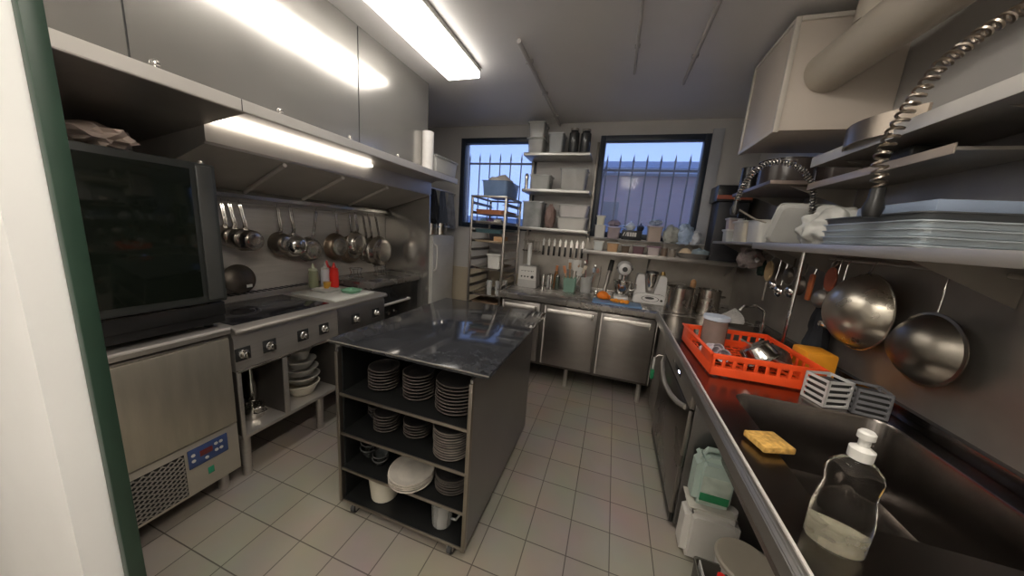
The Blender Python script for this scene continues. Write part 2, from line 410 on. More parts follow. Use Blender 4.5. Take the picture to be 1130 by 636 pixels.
MB().box(-1.791,-1.7865,.41,.888,1.09,1.66,.002).build('door_glass', mat('oven_glass',(.008,.011,.008),.07,0,.3,3), ovd, w=1)
MB().box(-1.791,-1.780,.905,.965,1.07,1.68,.005).build('handle_rail', mat('handle_black',(.06,.062,.06),.4), ovd, w=1)
MB().box(-1.83,-1.793,.40,.97,.985,1.050,.003).build('lower_trim', blackm, ov, w=1)
MB().box(-1.793,-1.790,.41,.90,1.048,1.052).build('trim_strip', chrome, ov, w=1)
MB().lathe([(0,0),(.012,0),(.012,.008),(.006,.014),(0,.014)],(-1.83,.95,1.6905)).build('vent_cap', steel, ov, w=1)
c = MB(); c.blob((-2.0,.70,1.737),.16,.10,.05,.45,4,3,3.5); c.build('oven_cloth', cloth, None, tag=('crumpled pale pink cloth lying on top of the oven','cloth'))

# ------------------------------------------------------------------ cooking range
rg = thing('cooking_range', (-2.1,1.3,0), 'stainless steel cooking range with black glass hob and six control knobs', 'range')
RY0,RY1 = .985,2.09
MB().prism([(-2.43,.66),(-1.80,.66),(-1.79,.672),(-1.79,.84),(-1.80,.865),(-2.43,.865)],'y',RY0+.002,1.62).build('body', steel, rg, w=1)
MB().prism([(-2.43,.66),(-1.80,.66),(-1.79,.672),(-1.79,.84),(-1.80,.865),(-2.43,.865)],'y',1.626,RY1).build('body', mat('range_body_cool',(.42,.43,.46),.3,1,.05,3), rg, w=1)
MB().prism([(-2.43,.866),(-1.785,.866),(-1.765,.872),(-1.762,.888),(-1.78,.90),(-2.43,.90)],'y',RY0+.002,RY1+.01,.003).build('worktop', steel, rg, w=1)
MB().box(-2.30,-1.84,1.02,1.60,.9005,.9045,.001).build('glass_hob', mat('black_hob_glass',(.012,.012,.014),.08,0,.2,4), rg, w=1)
hobr = MB()
for y in (1.17,1.45):
    for rr in (.09,.115): hobr.lathe([(rr,.9048),(rr+.002,.9048),(rr+.002,.9052),(rr,.9052),(rr,.9048)],(-2.07,y,0),n=40)
hobr.build('hob_ring', mat('hob_print_grey',(.12,.12,.12),.3), rg, w=1)
m = MB(); m.box(-2.43,-2.34,RY0+.004,RY1,.9005,.935,.003); m.build('rear_ledge', steel, rg, w=1)
m = MB()
for k in range(26): m.box(-2.42,-2.35,1.03+k*.04,1.05+k*.04,.9352,.9375)
m.build('vent_slots', dark, rg, w=1)
for y in (1.024,1.157,1.357,1.505,1.776,1.983):
    b_ = MB().box(-1.7895,-1.783,y-.036,y+.036,.718,.79,.003).build('knob_plate', mat('knob_bezel',(.05,.05,.05),.3,.5), rg, w=1)
    k_ = MB().lathe([(.0,0),(.023,0),(.024,.006),(.018,.014),(.017,.026),(.013,.031),(0,.031)],(-1.783,y,.755),(1,0,0)).box(-1.757,-1.748,y-.0045,y+.0045,.736,.774,.002).build('knob', chrome, b_, w=1)
MB().box(-1.7895,-1.781,.99,1.62,.655,.664,.002).build('fascia_edge', chrome, rg, w=1)
# open cabinet below; its inner shade is put into the dark colours
for y in (.988,1.228,1.60,2.075): MB().box(-2.43,-1.795,y,y+.015,.285,.66).build('side_panel', mat('shaded_cabinet_steel',(.12,.11,.10),.45,.7), rg, w=1)
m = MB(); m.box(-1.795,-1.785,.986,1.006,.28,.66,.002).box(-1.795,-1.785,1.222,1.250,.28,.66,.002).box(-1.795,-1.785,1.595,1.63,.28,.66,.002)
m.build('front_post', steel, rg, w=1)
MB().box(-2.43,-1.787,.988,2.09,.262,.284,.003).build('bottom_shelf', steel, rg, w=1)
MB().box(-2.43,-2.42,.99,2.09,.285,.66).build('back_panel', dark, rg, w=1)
for x,y in ((-2.38,1.03),(-2.38,1.55),(-2.38,2.04),(-1.85,1.03),(-1.85,1.50),(-1.85,2.04)):
    MB().lathe([(0,0),(.02,0),(.024,.02),(.02,.04),(.022,.1),(.026,.262),(0,.262)],(x,y,0)).build('leg', steel, rg, w=1)
# pots and bowls inside the open cabinet
pot('saucepan', (-1.93,1.13,.2845), .055,.07,'small steel saucepan in the left bay under the hob, nearest the oven')
pot('saucepan', (-2.27,1.16,.2845), .055,.11,'taller steel pot at the back of the left bay under the hob')
tf = thing('flask', (-2.04,1.195,.2845), 'upright steel cylinder flask beside the divider in the left bay under the hob','flask')
MB().lathe([(0,0),(.028,0),(.03,.01),(.03,.16),(.02,.18),(.017,.20),(0,.20)]).build('body', chrome, tf)
MB().lathe([(0,.201),(.02,.201),(.02,.25),(.012,.262),(0,.262)]).build('cap', chrome, tf)
wk = thing('frying_pan', (-1.90,1.08,.2848), 'dark shallow pan with thin rim on the cabinet floor, left bay under the hob','pan')
MB().lathe([(0,0),(.07,0),(.088,.012),(.091,.012),(.072,-.0),(0,0)],sx=.9).build('bowl', iron, wk); wk.location = (-2.13,1.09,.2845); wk.scale = (.9,.9,1)
bowlm = mat('bowl_steel',(.62,.60,.56),.28,.6,.05,8)
trib = [ (.10,.055,offwhite,'beige plastic mixing bowl at the bottom of the stack under the hob'),
         (.103,.030,bowlm,'wide steel bowl resting on the beige one under the hob'),
         (.095,.030,bowlm,'middle steel bowl of the stack under the hob'),
         (.085,.030,bowlm,'small steel bowl near the top of the stack under the hob'),
         (.06,.045,bowlm,'tiny steel bowl topping the stack under the hob')]
z = .285
for r,h,mm,lb in trib:
    t = thing('mixing_bowl', (-1.93,1.44,z), lb, 'bowl', 'stack of bowls under the hob')
    MB().lathe([(0,0),(r*.62,0),(r*.7,.006),(r*.95,h*.7+.02),(r,h+.02),(r+.007,h+.022),(r+.007,h+.026),(r-.003,h+.025),(r*.9,h*.7+.02),(r*.62,.008),(0,.006)]).build('bowl', mm, t)
    z += h+.0265
# lower neighbouring fryer / bain marie
fy = thing('fryer', (-2.2,2.45,0), 'low dark fronted fryer at the far end of the cooking line beside the side panel', 'fryer')
MB().box(-2.43,-1.97,2.12,2.80,.12,.90,.004).build('body', mat('fryer_dark_steel',(.10,.10,.10),.35,.9), fy, w=1)
MB().box(-2.44,-1.95,2.11,2.83,.902,.955,.006).build('worktop', steel_top, fy, w=1)
MB().box(-1.97,-1.955,2.13,2.79,.56,.895,.003).build('front_panel', blackm, fy, w=1)
MB().tube([(-1.955,2.18,.735),(-1.93,2.18,.735),(-1.93,2.62,.735),(-1.955,2.62,.735)],.013).build('handle', mat('strut_bright',(.7,.66,.62),.4,.4), fy, w=1)
for y in (2.22,2.32,2.42): MB().lathe([(0,0),(.016,0),(.014,.02),(0,.02)],(-1.955,y,.64),(1,0,0)).build('knob', chrome, fy, w=1)
for x,y in ((-2.38,2.17),(-2.38,2.75),(-2.0,2.17),(-2.0,2.75)): MB().cyl((x,y,0),(x,y,.121),.02).build('leg', steel, fy, w=1)
# wire trivets/glasses on the fryer top
for k,(x,y,lb) in enumerate(((-2.25,2.25,'steel ladle stand with curved wires on the fryer top nearest the bottles'),(-2.2,2.5,'steel wire stand on the far half of the fryer top'))):
    t = thing('wire_stand', (x,y,.9555), lb, 'stand')
    m = MB()
    for q in range(4):
        a = q*PI/2+.4; m.tube([(.06*math.cos(a),.06*math.sin(a),.003),(.04*math.cos(a),.04*math.sin(a),.05),(.055*math.cos(a),.055*math.sin(a),.09)],.003,6)
    m.tube([(.06*math.cos(a),.06*math.sin(a),.003) for a in [2*PI*i/20 for i in range(20)]],.003,6,closed=True)
    m.tube([(.055*math.cos(a),.055*math.sin(a),.09) for a in [2*PI*i/20 for i in range(20)]],.003,6,closed=True)
    m.build('wires', chrome, t)

# items on the range top
t = thing('lid', (-2.33,1.39,.94), 'large dark round pan lid leaning against the splashback behind the hob', 'lid')
A_ = Matrix.Translation((-.03,0,.10)) @ Matrix.Rotation(math.radians(-80),4,'Y')
MB().lathe([(0,.03),(.05,.028),(.085,.012),(.10,0),(.10,-.004),(.083,.008),(.05,.024),(0,.026)],M=None).build('dome', iron, t)
t.children[0].matrix_local = Matrix.Translation((-.058,0,.098)) @ Matrix.Rotation(math.radians(78),4,'Y')
MB().box(.0,.006,-.016,.018,.04,.06,.001).build('label_patch', white, t).location=(-.02,.03,.0)
cb = MB().box(-2.26,-1.83,1.64,2.02,.9008,.915,.004).build('cutting_board', mat('pale_board',(.50,.50,.46),.5), None, tag=('pale plastic cutting board lying on the range top under the sauce bottles','cutting board'))
tr = thing('serving_tray', (-2.12,1.83,.9158), 'small white rectangular tray holding nothing, on the pale board in front of the sauce bottles','tray')
tubm(-.10,.06,-.07,.07,.012,.003,.94,.004).build('tray', white, tr)
gd = thing('dish', (-1.95,1.90,.9158), 'shallow green rimmed clear dish on the pale board','dish')
tubm(-.06,.06,-.055,.055,.022,.003,.85,.006).build('dish', mat('pale_green_plastic',(.25,.5,.33),.3,alpha=.8), gd)
def squeeze(loc, h, r, m, label, capm=None):
    t = thing('squeeze_bottle', loc, label, 'squeeze bottle', 'sauce bottles on the range')
    MB().lathe([(0,0),(r-.003,0),(r,.004),(r,h*.62),(r*.9,h*.68),(r*.85,h*.7),(0,h*.7)]).build('bottle', m, t)
    MB().lathe([(0,h*.701),(r*.92,h*.701),(r*.92,h*.76),(r*.5,h*.80),(r*.22,h*.95),(r*.14,h),(0,h)]).build('nozzle', capm or m, t)
squeeze((-2.31,1.87,.9158),.20,.036,mat('cloudy_oil_plastic',(.30,.32,.20),.3,alpha=.85),'greenish clear squeeze bottle, leftmost of the sauce bottles',mat('clear_nozzle',(.5,.52,.38),.4))
squeeze((-2.27,1.945,.9158),.205,.034,mat('milky_plastic',(.62,.62,.66),.35),'white squeeze bottle between the clear and red bottles',white)
squeeze((-2.20,1.97,.9158),.21,.034,redp,'red squeeze bottle, rightmost of the sauce bottles')
squeeze((-2.30,1.99,.9158),.215,.034,mat('dark_red_plastic',(.6,.025,.02),.35),'red squeeze bottle standing behind the front red one')
yt = thing('tub', (-2.20,1.90,.9158),'small yellow sauce tub at the foot of the squeeze bottles','tub')
MB().lathe([(0,0),(.022,0),(.028,.05),(.030,.05),(.030,.054),(0,.054)]).build('cup', mat('mustard_plastic',(.6,.33,.05),.4), yt)

# hanging pans ---------------------------------------------------------
MB().tube([(-2.385,1.0,1.545),(-2.385,2.84,1.545)],.007).tube([(-2.385,1.0,1.545),(-2.437,1.0,1.545)],.006).tube([(-2.385,2.8,1.545),(-2.437,2.8,1.545)],.006).tube([(-2.385,1.9,1.545),(-2.437,1.9,1.545)],.006).build('pan_rail', steel, None, tag=('long steel hanging rail on the splashback below the hood','rail'))
def hangpan(y, x, r, depth, hl, label, z=1.53, m=pansteel, tilt=0., base=True, yaw=0., hm=None, prof=None):
    t = thing('hanging_pan', (x,y,z), label, 'pan', 'pans hanging below the hood')
    t.rotation_euler = (tilt,0,yaw)
    cz = -(hl+r)
    pr = prof or [(0,depth),(r*.80,depth),(r*.92,depth-.012),(r,depth*.15),(r+.006,0),(r+.006,-.003),(r-.003,-.002),(r*.9,depth-.016),(0,depth-.006)]
    MB().lathe(pr,(0,0,cz),(1,0,0),36).build('bowl', m, t)
    if base: MB().lathe([(0,depth+.001),(r*.62,depth+.001),(r*.66,depth+.004),(r*.66,depth+.008),(r*.62,depth+.009),(r*.2,depth+.0085),(0,depth+.0085)],(0,0,cz),(1,0,0),36).build('base_disc', chrome, t)
    pts = [(0,0,0),(.004,0,-.02),(.012,0,-hl*.5),(.02,0,-hl*.85),(.008,0,-hl-.006),(.004,0,-hl-.012)]
    MB().tube([(p[0],p[1]+.006,p[2]) for p in pts],[.006,.007,.006,.007,.009,.007],8).tube([(p[0],p[1]-.006,p[2]) for p in pts],[.006,.007,.006,.007,.009,.007],8).build('handle', hm or chrome, t)
    MB().tube([(0,0,-.008),(-.006,0,.004),(-.006,0,.022),(-.002,0,.029)] ,.0025,6).build('hook', chrome, t)
    return t
hangpan(1.325,-2.385,.060,.075,.14,'smallest steel saucepan, leftmost of the pans hanging by the oven')
hangpan(1.345,-2.345,.066,.085,.145,'steel saucepan, second from the left in the cluster nearest the oven',tilt=.05)
hangpan(1.375,-2.30,.072,.085,.15,'steel saucepan with bright handle, outermost of the cluster nearest the oven',tilt=.08)
hangpan(1.66,-2.37,.08,.07,.175,'darkish steel saucepan, left one of the second cluster',m=mat('aged_pan_steel',(.34,.30,.26),.3,1,.15,12,rvar=.1))
hangpan(1.72,-2.33,.09,.08,.175,'mirror bright saucepan with ball highlights, right one of the second cluster',m=chrome,tilt=.06,prof=[(0,.085),(.04,.082),(.065,.065),(.08,.03),(.085,0),(.088,0),(.088,-.003),(.08,-.002),(.06,.06),(0,.08)],base=False)
hangpan(1.765,-2.38,.085,.05,.20,'dull steel pan behind the second cluster',m=mat('aged_pan_steel',(.34,.30,.26),.3,1,.15,12,rvar=.1))
hangpan(1.96,-2.36,.095,.05,.22,'shallow steel pan hanging alone above the white squeeze bottle',tilt=-.25)
hangpan(2.15,-2.36,.115,.045,.175,'brownish frying pan hanging left of the disc-bottomed one',m=mat('brown_pan_steel',(.35,.28,.21),.35,1,.2,12,rvar=.1),tilt=-.03)
hangpan(2.34,-2.33,.105,.045,.155,'frying pan with bright round bottom, hanging over the fryer')
hangpan(2.33,-2.39,.125,.045,.20,'large frying pan mostly hidden behind the smaller one over the fryer',m=mat('brown_pan_steel',(.35,.28,.21),.35,1,.2,12,rvar=.1))
hangpan(2.48,-2.38,.115,.06,.22,'steel pan, left of the three at the far end of the rail',tilt=.12)
hangpan(2.51,-2.34,.13,.06,.21,'steel pan, middle of the three at the far end of the rail',tilt=.12)
hangpan(2.54,-2.28,.148,.055,.20,'largest shiny disc-bottomed pan, last on the rail by the side panel',tilt=.14)

# ------------------------------------------------------------------ island
IX0,IX1,IY0,IY1 = -1.17,-.465,1.045,2.03
isl = thing('island_table', (-.82,1.55,0), 'black marble topped island on castors with open plate shelves in its end', 'island table')
def granite():
    m = mat('black_marble', (.02,.021,.025), .10, 0, .5, 7, rvar=.05, coat=.2)
    nt = m.node_tree; L = nt.links; b = nt.nodes['Principled BSDF']
    tc = nt.nodes.new('ShaderNodeTexCoord')
    n = nt.nodes.new('ShaderNodeTexNoise'); n.inputs['Scale'].default_value = 28; n.inputs['Detail'].default_value = 10; n.inputs['Roughness'].default_value = .8; n.inputs['Distortion'].default_value = .6
    r = nt.nodes.new('ShaderNodeValToRGB'); e = r.color_ramp.elements
    e[0].position = .45; e[0].color = (.018,.019,.022,1); e[1].position = .8; e[1].color = (.055,.058,.066,1)
    L.new(tc.outputs['Object'], n.inputs['Vector']); L.new(n.outputs['Fac'], r.inputs['Fac']); L.new(r.outputs['Color'], b.inputs['Base Color'])
    return m
MB().box(-1.205,-.395,1.035,2.10,.922,.94,.003).build('tabletop', granite(), isl, w=1)
MB().box(-1.206,-.394,1.032,1.0348,.934,.939,.0005).build('edge_strip', steel_d, isl, w=1)
sidem = mat('island_side_steel', (.25,.245,.24), .34, .9, .1, 3, .02, rvar=.06)
MB().box(IX1-.012,IX1,IY0,IY1,.07,.90).build('side_panel', sidem, isl, w=1)
MB().box(IX0,IX0+.012,IY0,IY1,.07,.90).build('side_panel', sidem, isl, w=1)
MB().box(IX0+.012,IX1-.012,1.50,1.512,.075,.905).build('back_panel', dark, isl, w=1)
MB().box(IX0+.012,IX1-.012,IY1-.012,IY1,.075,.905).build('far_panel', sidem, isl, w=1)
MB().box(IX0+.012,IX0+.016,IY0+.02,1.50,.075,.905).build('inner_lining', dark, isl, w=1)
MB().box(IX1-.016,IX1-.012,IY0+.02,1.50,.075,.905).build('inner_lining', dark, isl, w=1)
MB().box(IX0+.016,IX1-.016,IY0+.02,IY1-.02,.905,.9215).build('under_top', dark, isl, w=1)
pst = mat('post_steel', (.30,.27,.235), .35, 1, .1, 4)
MB().box(IX0-.004,IX0+.014,IY0-.008,IY0+.016,.068,.885,.002).build('corner_post', pst, isl, w=1)
MB().box(IX1-.014,IX1+.004,IY0-.008,IY0+.016,.068,.885,.002).build('corner_post', pst, isl, w=1)
SZ = (.672,.462,.264,.078)
for z in SZ:
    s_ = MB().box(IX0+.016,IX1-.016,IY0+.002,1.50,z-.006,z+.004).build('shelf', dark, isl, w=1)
    MB().box(IX0+.014,IX1-.014,IY0-.004,IY0+.0018,z-.009,z+.0055,.001).build('shelf_edge', pst, s_, w=1)
for x,y in ((-1.105,1.072),(-.545,1.072),(-1.10,1.95),(-.54,1.95)):
    cst = MB().box(x-.018,x+.018,y-.018,y+.018,.052,.0715).box(x-.016,x-.012,y-.012,y+.016,.018,.053).box(x+.012,x+.016,y-.012,y+.016,.018,.053).build('caster', steel, isl, w=1)
    MB().cyl((x-.0105,y,.0245),(x+.0105,y,.0245),.0245).build('wheel', rubber, cst, w=1)

# plates -----------------------------------------------------------------
def plate_proto(name, r, h, m, label, cat='plate', group=None, rimm=None):
    t = thing(name, (0,0,0), label, cat, group)
    MB().lathe([(0,0),(r*.6,0),(r*.64,.002),(r*.95,h-.003),(r,h-.001),(r,h),(r*.97,h+.0015),(r*.66,.006),(r*.6,.005),(0,.005)],n=36).build('dish', m, t)
    MB().lathe([(r-.0012,h-.002),(r+.0008,h-.0012),(r+.0008,h+.0014),(r-.0035,h+.0022),(r-.004,h+.0012)],n=36).build('rim', rimm or plate_rim, t)
    return t
def stack(x, y, z, r, n, h, pitch, m, group, where, rimm=None, name='dinner_plate', cat='plate'):
    p = None
    for k in range(n):
        if k == n-1: lb = where+', topmost'
        elif k == 0: lb = where+', lowest'
        else: lb = where+', mid-stack'
        xx = x+rnd.uniform(-.002,.002); yy = y+rnd.uniform(-.002,.002); zz = z+.0003+k*pitch
        if p is None: p = plate_proto(name, r, h, m, lb, cat, group, rimm); p.location = (xx,yy,zz)
        else: dup(p, (xx,yy,zz), rnd.uniform(0,6), lb, group)
S1,S2,S3,S4 = [z+.0045 for z in SZ]
stack(-1.02,1.19,S1,.075,7,.014,.0155,plate_d,'dark side plates, top shelf left','small dark plate in the left stack of the island top shelf')
stack(-.815,1.19,S1,.075,8,.014,.016,plate_d,'dark plates, top shelf middle','dark plate in the middle stack of the island top shelf')
stack(-.60,1.18,S1,.10,9,.016,.016,plate_d,'dark dinner plates, top shelf right','large dark plate in the right stack of the island top shelf')
stack(-1.095,1.22,S2,.045,3,.035,.018,plate_d,'dark bowls, second shelf left','small dark bowl at the far left of the island second shelf',name='bowl',cat='bowl')
stack(-.985,1.17,S2,.065,6,.013,.015,plate_d,'dark saucers, second shelf left','dark saucer beside the small bowls on the island second shelf')
stack(-.82,1.20,S2,.072,5,.013,.015,plate_d,'dark plates, second shelf middle','dark plate in the middle stack of the island second shelf')
stack(-.60,1.15,S2,.088,11,.013,.0128,plate_d,'dark plates, second shelf right','dark plate with worn rim in the tall right stack of the second shelf', mat('worn_rim_pale',(.15,.13,.115),.4,0,.3,20))
stack(-1.10,1.17,S3,.045,2,.045,.03,mat('smoky_glass',(.06,.065,.065),.1),'smoky bowls, third shelf left','smoky glass bowl at the left end of the island third shelf',name='bowl',cat='bowl',rimm=mat('smoky_rim',(.07,.07,.07),.2))
stack(-1.0,1.14,S3,.04,2,.035,.022,mat('smoky_glass',(.06,.065,.065),.1),'smoky cups, third shelf','smoky glass cup next to the glass bowls on the island third shelf',name='cup',cat='cup',rimm=mat('smoky_rim',(.07,.07,.07),.2))
wp = mat('patterned_cream_china', (.42,.38,.33), .35, 0, .35, 26)
stack(-.80,1.12,S3,.108,4,.018,.011,mat('cream_china',(.44,.41,.36),.3,0,.12,14),'cream plates, third shelf','cream patterned plate in the stack overhanging the island third shelf',wp)
stack(-.60,1.17,S3,.085,6,.014,.013,plate_d,'dark plates, third shelf right','dark plate in the right stack of the island third shelf')
bk = thing('bucket', (-.985,1.15,S4), 'cream plastic bucket with side lugs on the bottom shelf of the island', 'bucket')
MB().lathe([(0,0),(.062,0),(.066,.004),(.080,.14),(.085,.142),(.085,.15),(.077,.15),(.063,.006),(0,.006)]).build('pail', mat('bucket_cream',(.55,.52,.43),.45), bk)
for s_ in (-1,1): MB().box(s_*.092-.012,s_*.092+.012,-.012,.012,.128,.146,.003).build('lug', mat('bucket_cream',(.55,.52,.43),.45), bk)
jg = thing('measuring_jug', (-.625,1.125,S4), 'clear plastic jug holding crockery bits, right end of the island bottom shelf', 'jug')
MB().lathe([(0,0),(.045,0),(.048,.004),(.055,.13),(.058,.135),(.053,.135),(.045,.006),(0,.006)]).build('vessel', clear, jg)
MB().tube([(.052,0,.11),(.085,0,.11),(.09,0,.07),(.075,0,.04),(.047,0,.035)],.006).build('handle', clear, jg)
sh = mat('white_china', (.6,.55,.48), .35)
for k,(dx,dy,dz,a,lb) in enumerate(((-.012,0,.045,.3,'white cup lying low inside the clear jug'),(.013,.006,.10,-.5,'white cup tilted at the top of the clear jug'))):
    t = thing('cup', (-.625+dx,1.125+dy,S4+dz-.03), lb, 'cup'); t.rotation_euler=(a,.3,0)
    MB().lathe([(0,0),(.018,0),(.028,.045),(.03,.05),(.026,.05),(.016,.005),(0,.005)]).build('bowl', sh, t)
    MB().tube([(.027,0,.04),(.04,0,.036),(.04,0,.018),(.022,0,.015)],.003,6).build('handle', sh, t)

# ------------------------------------------------------------------ back refrigerated counter
bc = thing('refrigerated_counter', (-.3,3.15,0), 'stainless steel refrigerated counter with three doors under the back windows', 'counter fridge')
BX0, BX1 = -1.0, .46
MB().box(BX0,BX1,2.86,3.48,.20,.837,.004).build('body', mat('shaded_cabinet_steel',(.12,.11,.10),.45,.7), bc, w=1)  # dark body steel puts the shade between the doors into the colour
MB().prism([(2.815,.845),(2.825,.838),(3.484,.838),(3.484,.90),(2.825,.90),(2.812,.892),(2.812,.857)],'x',BX0-.02,.42,.002).prism([(2.80,.838),(3.484,.838),(3.484,.90),(2.80,.90)],'x',.4205,1.13).build('worktop', steel_top, bc, w=1)
MB().box(BX0,XR-.015,3.462,3.486,.901,.94,.002).build('upstand', steel_top, bc, w=1)
dm = mat('counter_door_steel', (.36,.34,.325), .33, 1, .07, 3, .02, stretch=(1,1,5), rvar=.05)
for x0,x1,side in ((-.985,-.60,1),(-.555,-.065,1),(-.035,.42,1)):
    d = MB().box(x0,x1,2.825,2.858,.235,.825,.005).build('door', dm if x0>-1 else mat('pale_door_steel',(.62,.61,.59),.4,.85,.06,3), bc, w=1)
    hy = .775
    MB().prism([(2.8245,hy+.022),(2.806,hy+.022),(2.800,hy+.012),(2.800,hy-.012),(2.808,hy-.014),(2.8245,hy+.004)],'x',x0+.03,x1-.03,.001).build('handle', steel, d, w=1)
    MB().box(x1-.048,x1-.030,2.798,2.8245,hy-.035,hy+.024,.003).build('handle_end', chrome, d, w=1)
    MB().box(x0+.003,x0+.013,2.819,2.8245,.24,.82,.001).build('edge_strip', mat('strut_bright',(.7,.66,.62),.4,.4), d, w=1)
MB().box(.435,.445,2.835,2.859,.22,.83,.002).build('corner_strip', chrome, bc, w=1)
for x,y in ((-.98,2.92),(-.3,2.92),(.38,2.92),(-.98,3.40),(.38,3.40)): MB().cyl((x,y,0),(x,y,.2),.02).build('leg', steel, bc, w=1)

# ------------------------------------------------------------------ tray trolley
TX0,TX1,TY0,TY1 = -1.435,-1.05,2.93,3.44
tro = thing('tray_trolley', ((TX0+TX1)/2,(TY0+TY1)/2,0), 'tall open steel tray rack trolley on castors in front of the left window', 'tray trolley')
tm = mat('trolley_steel', (.40,.37,.34), .35, 1, .1, 6)
for x in (TX0,TX1-.022):
    for y in (TY0,TY1-.022):
        MB().box(x,x+.022,y,y+.022,.11,1.80,.003).build('post', tm, tro, w=1)
        w_ = MB().box(x+.001,x+.021,y+.001,y+.021,.05,.1095).build('caster', steel_d, tro, w=1)
        MB().cyl((x,y+.011,.036),(x+.022,y+.011,.036),.036).build('wheel', rubber, w_, w=1)
MB().box(TX0,TX1,TY0+.001,TY0+.021,1.801,1.82,.002).box(TX0,TX1,TY1-.021,TY1,1.801,1.82,.002).box(TX0,TX0+.021,TY0+.02,TY1-.02,1.801,1.82).box(TX1-.021,TX1,TY0+.02,TY1-.02,1.801,1.82).build('top_frame', tm, tro, w=1)
MB().box(TX0+.022,TX1-.022,TY0+.002,TY0+.02,.12,.14).box(TX0+.022,TX1-.022,TY1-.02,TY1-.002,.12,.14).build('bottom_frame', tm, tro, w=1)
RZs = [.22+k*.0945 for k in range(17)]
for z in RZs:
    for s_,x in ((1,TX0+.0225),(-1,TX1-.0225)):
        MB().prism([(x,z),(x+s_*.028,z),(x+s_*.028,z+.003),(x+s_*.002,z+.003),(x+s_*.002,z+.028),(x,z+.028)],'y',TY0+.004,TY1-.004).build('runner', tm, tro, w=1)
def tray(k, m, label, h=.03, cat='tray', name='oven_tray', perf=False):
    z = RZs[k]+.0035
    t = thing(name, ((TX0+TX1)/2,(TY0+TY1)/2,z), label, cat, 'trays in the tray trolley')
    b_ = tubm(-.155,.155,-.235,.235,h,.002,.96,.004)
    b_.build('pan', m, t)
    return t, z
copper = mat('copper_tray', (.62,.26,.14), .4, .6, .2, 20)
tray(15, copper, 'copper coloured tray just below the top of the tray trolley', .04)
t,z = tray(14, steel, 'steel tray with blue bags on it, second from the top of the trolley', .02)
for k,(dx,c_,lb) in enumerate(((-.08,bluep,'blue crumpled bag on the second tray of the trolley, left side'),(-.01,mat('purple_cloth',(.12,.08,.2),.6,0,.3,14),'purple crumpled bag in the middle of the second trolley tray'),(.07,white,'white crumpled bag on the second tray of the trolley, right side'))):
    MB().blob(((TX0+TX1)/2+dx,TY0+.12,z+.032),.042,.06,.026,.4,k+3).build('plastic_bag', c_, None, tag=(lb,'bag'))
tray(13, mat('teal_tray',(.08,.15,.17),.4,.3), 'dark teal tray, third from the top of the trolley', .035)
t,z = tray(12, mat('pale_beech_board',(.45,.35,.24),.6,0,.15,10), 'pale wooden board slid into the trolley below the teal tray', .015)
bx_ = thing('cardboard_box', (-1.13,3.05,z+.0035), 'small brown cardboard box on the pale board in the trolley', 'box')
MB().box(-.05,.05,-.08,.08,.0,.062,.002).build('carton', mat('cardboard',(.42,.25,.13),.8,0,.1,8), bx_)
t,z = tray(9, chrome, 'bright steel tray in the middle of the trolley carrying a white tub', .02)
wt = thing('tub', (-1.17,3.05,z+.0035), 'white square plastic tub on the middle trolley tray', 'tub')
tubm(-.075,.075,-.075,.075,.145).build('container', white, wt)
MB().box(-.082,.082,-.082,.082,.150,.163,.004).build('lid', white, wt)
t,z = tray(6, chrome, 'bright steel tray with glassware, below the middle of the trolley', .02)
for k,(dx,dy) in enumerate(((-.02,-.10),(.07,-.08),(.11,.02))):
    g_ = thing('glass', (-1.20+dx,3.13+dy,z+.003), ('tall clear glass, leftmost on the lower bright trolley tray','tall clear glass between two others on the lower bright trolley tray','tall clear glass farthest back on the lower bright trolley tray')[k],'glass','glasses in the trolley')
    MB().lathe([(0,0),(.025,0),(.032,.16),(.030,.16),(.023,.004),(0,.004)],n=20).build('tumbler', clear, g_)
t,z = tray(5, mat('brown_wood_tray',(.22,.15,.10),.5,0,.3,10), 'brown worn baking tray low in the trolley', .03)
tray(4, chrome, 'steel tray under the brown one in the trolley', .02)
t,z = tray(3, mat('beige_tray',(.45,.38,.30),.6), 'beige tray with crumpled paper near the bottom of the trolley', .02)
MB().blob((-1.25,3.1,z+.034),.09,.13,.027,.4,8).build('crumpled_paper', cloth, None, tag=('crumpled beige paper on the lowest visible trolley tray','paper'))
tray(1, steel, 'plain steel tray near the foot of the trolley', .02)
# crate on the trolley
cr = thing('crate', (-1.22,3.18,1.8205), 'blue tinted clear plastic crate filled with cloth on top of the tray trolley', 'crate')
tubm(-.13,.15,-.20,.20,.15,.004,.92,.008).build('tub', mat('blue_clear_plastic',(.18,.28,.48),.2,0,.15,8,alpha=.72), cr)
MB().blob((-1.21,3.18,1.945),.125,.17,.105,.3,6).build('folded_cloth', mat('light_cloth',(.50,.47,.45),.9,0,.1,14,.2), None, tag=('bundle of pale cloth heaped inside the crate on the trolley','cloth'))

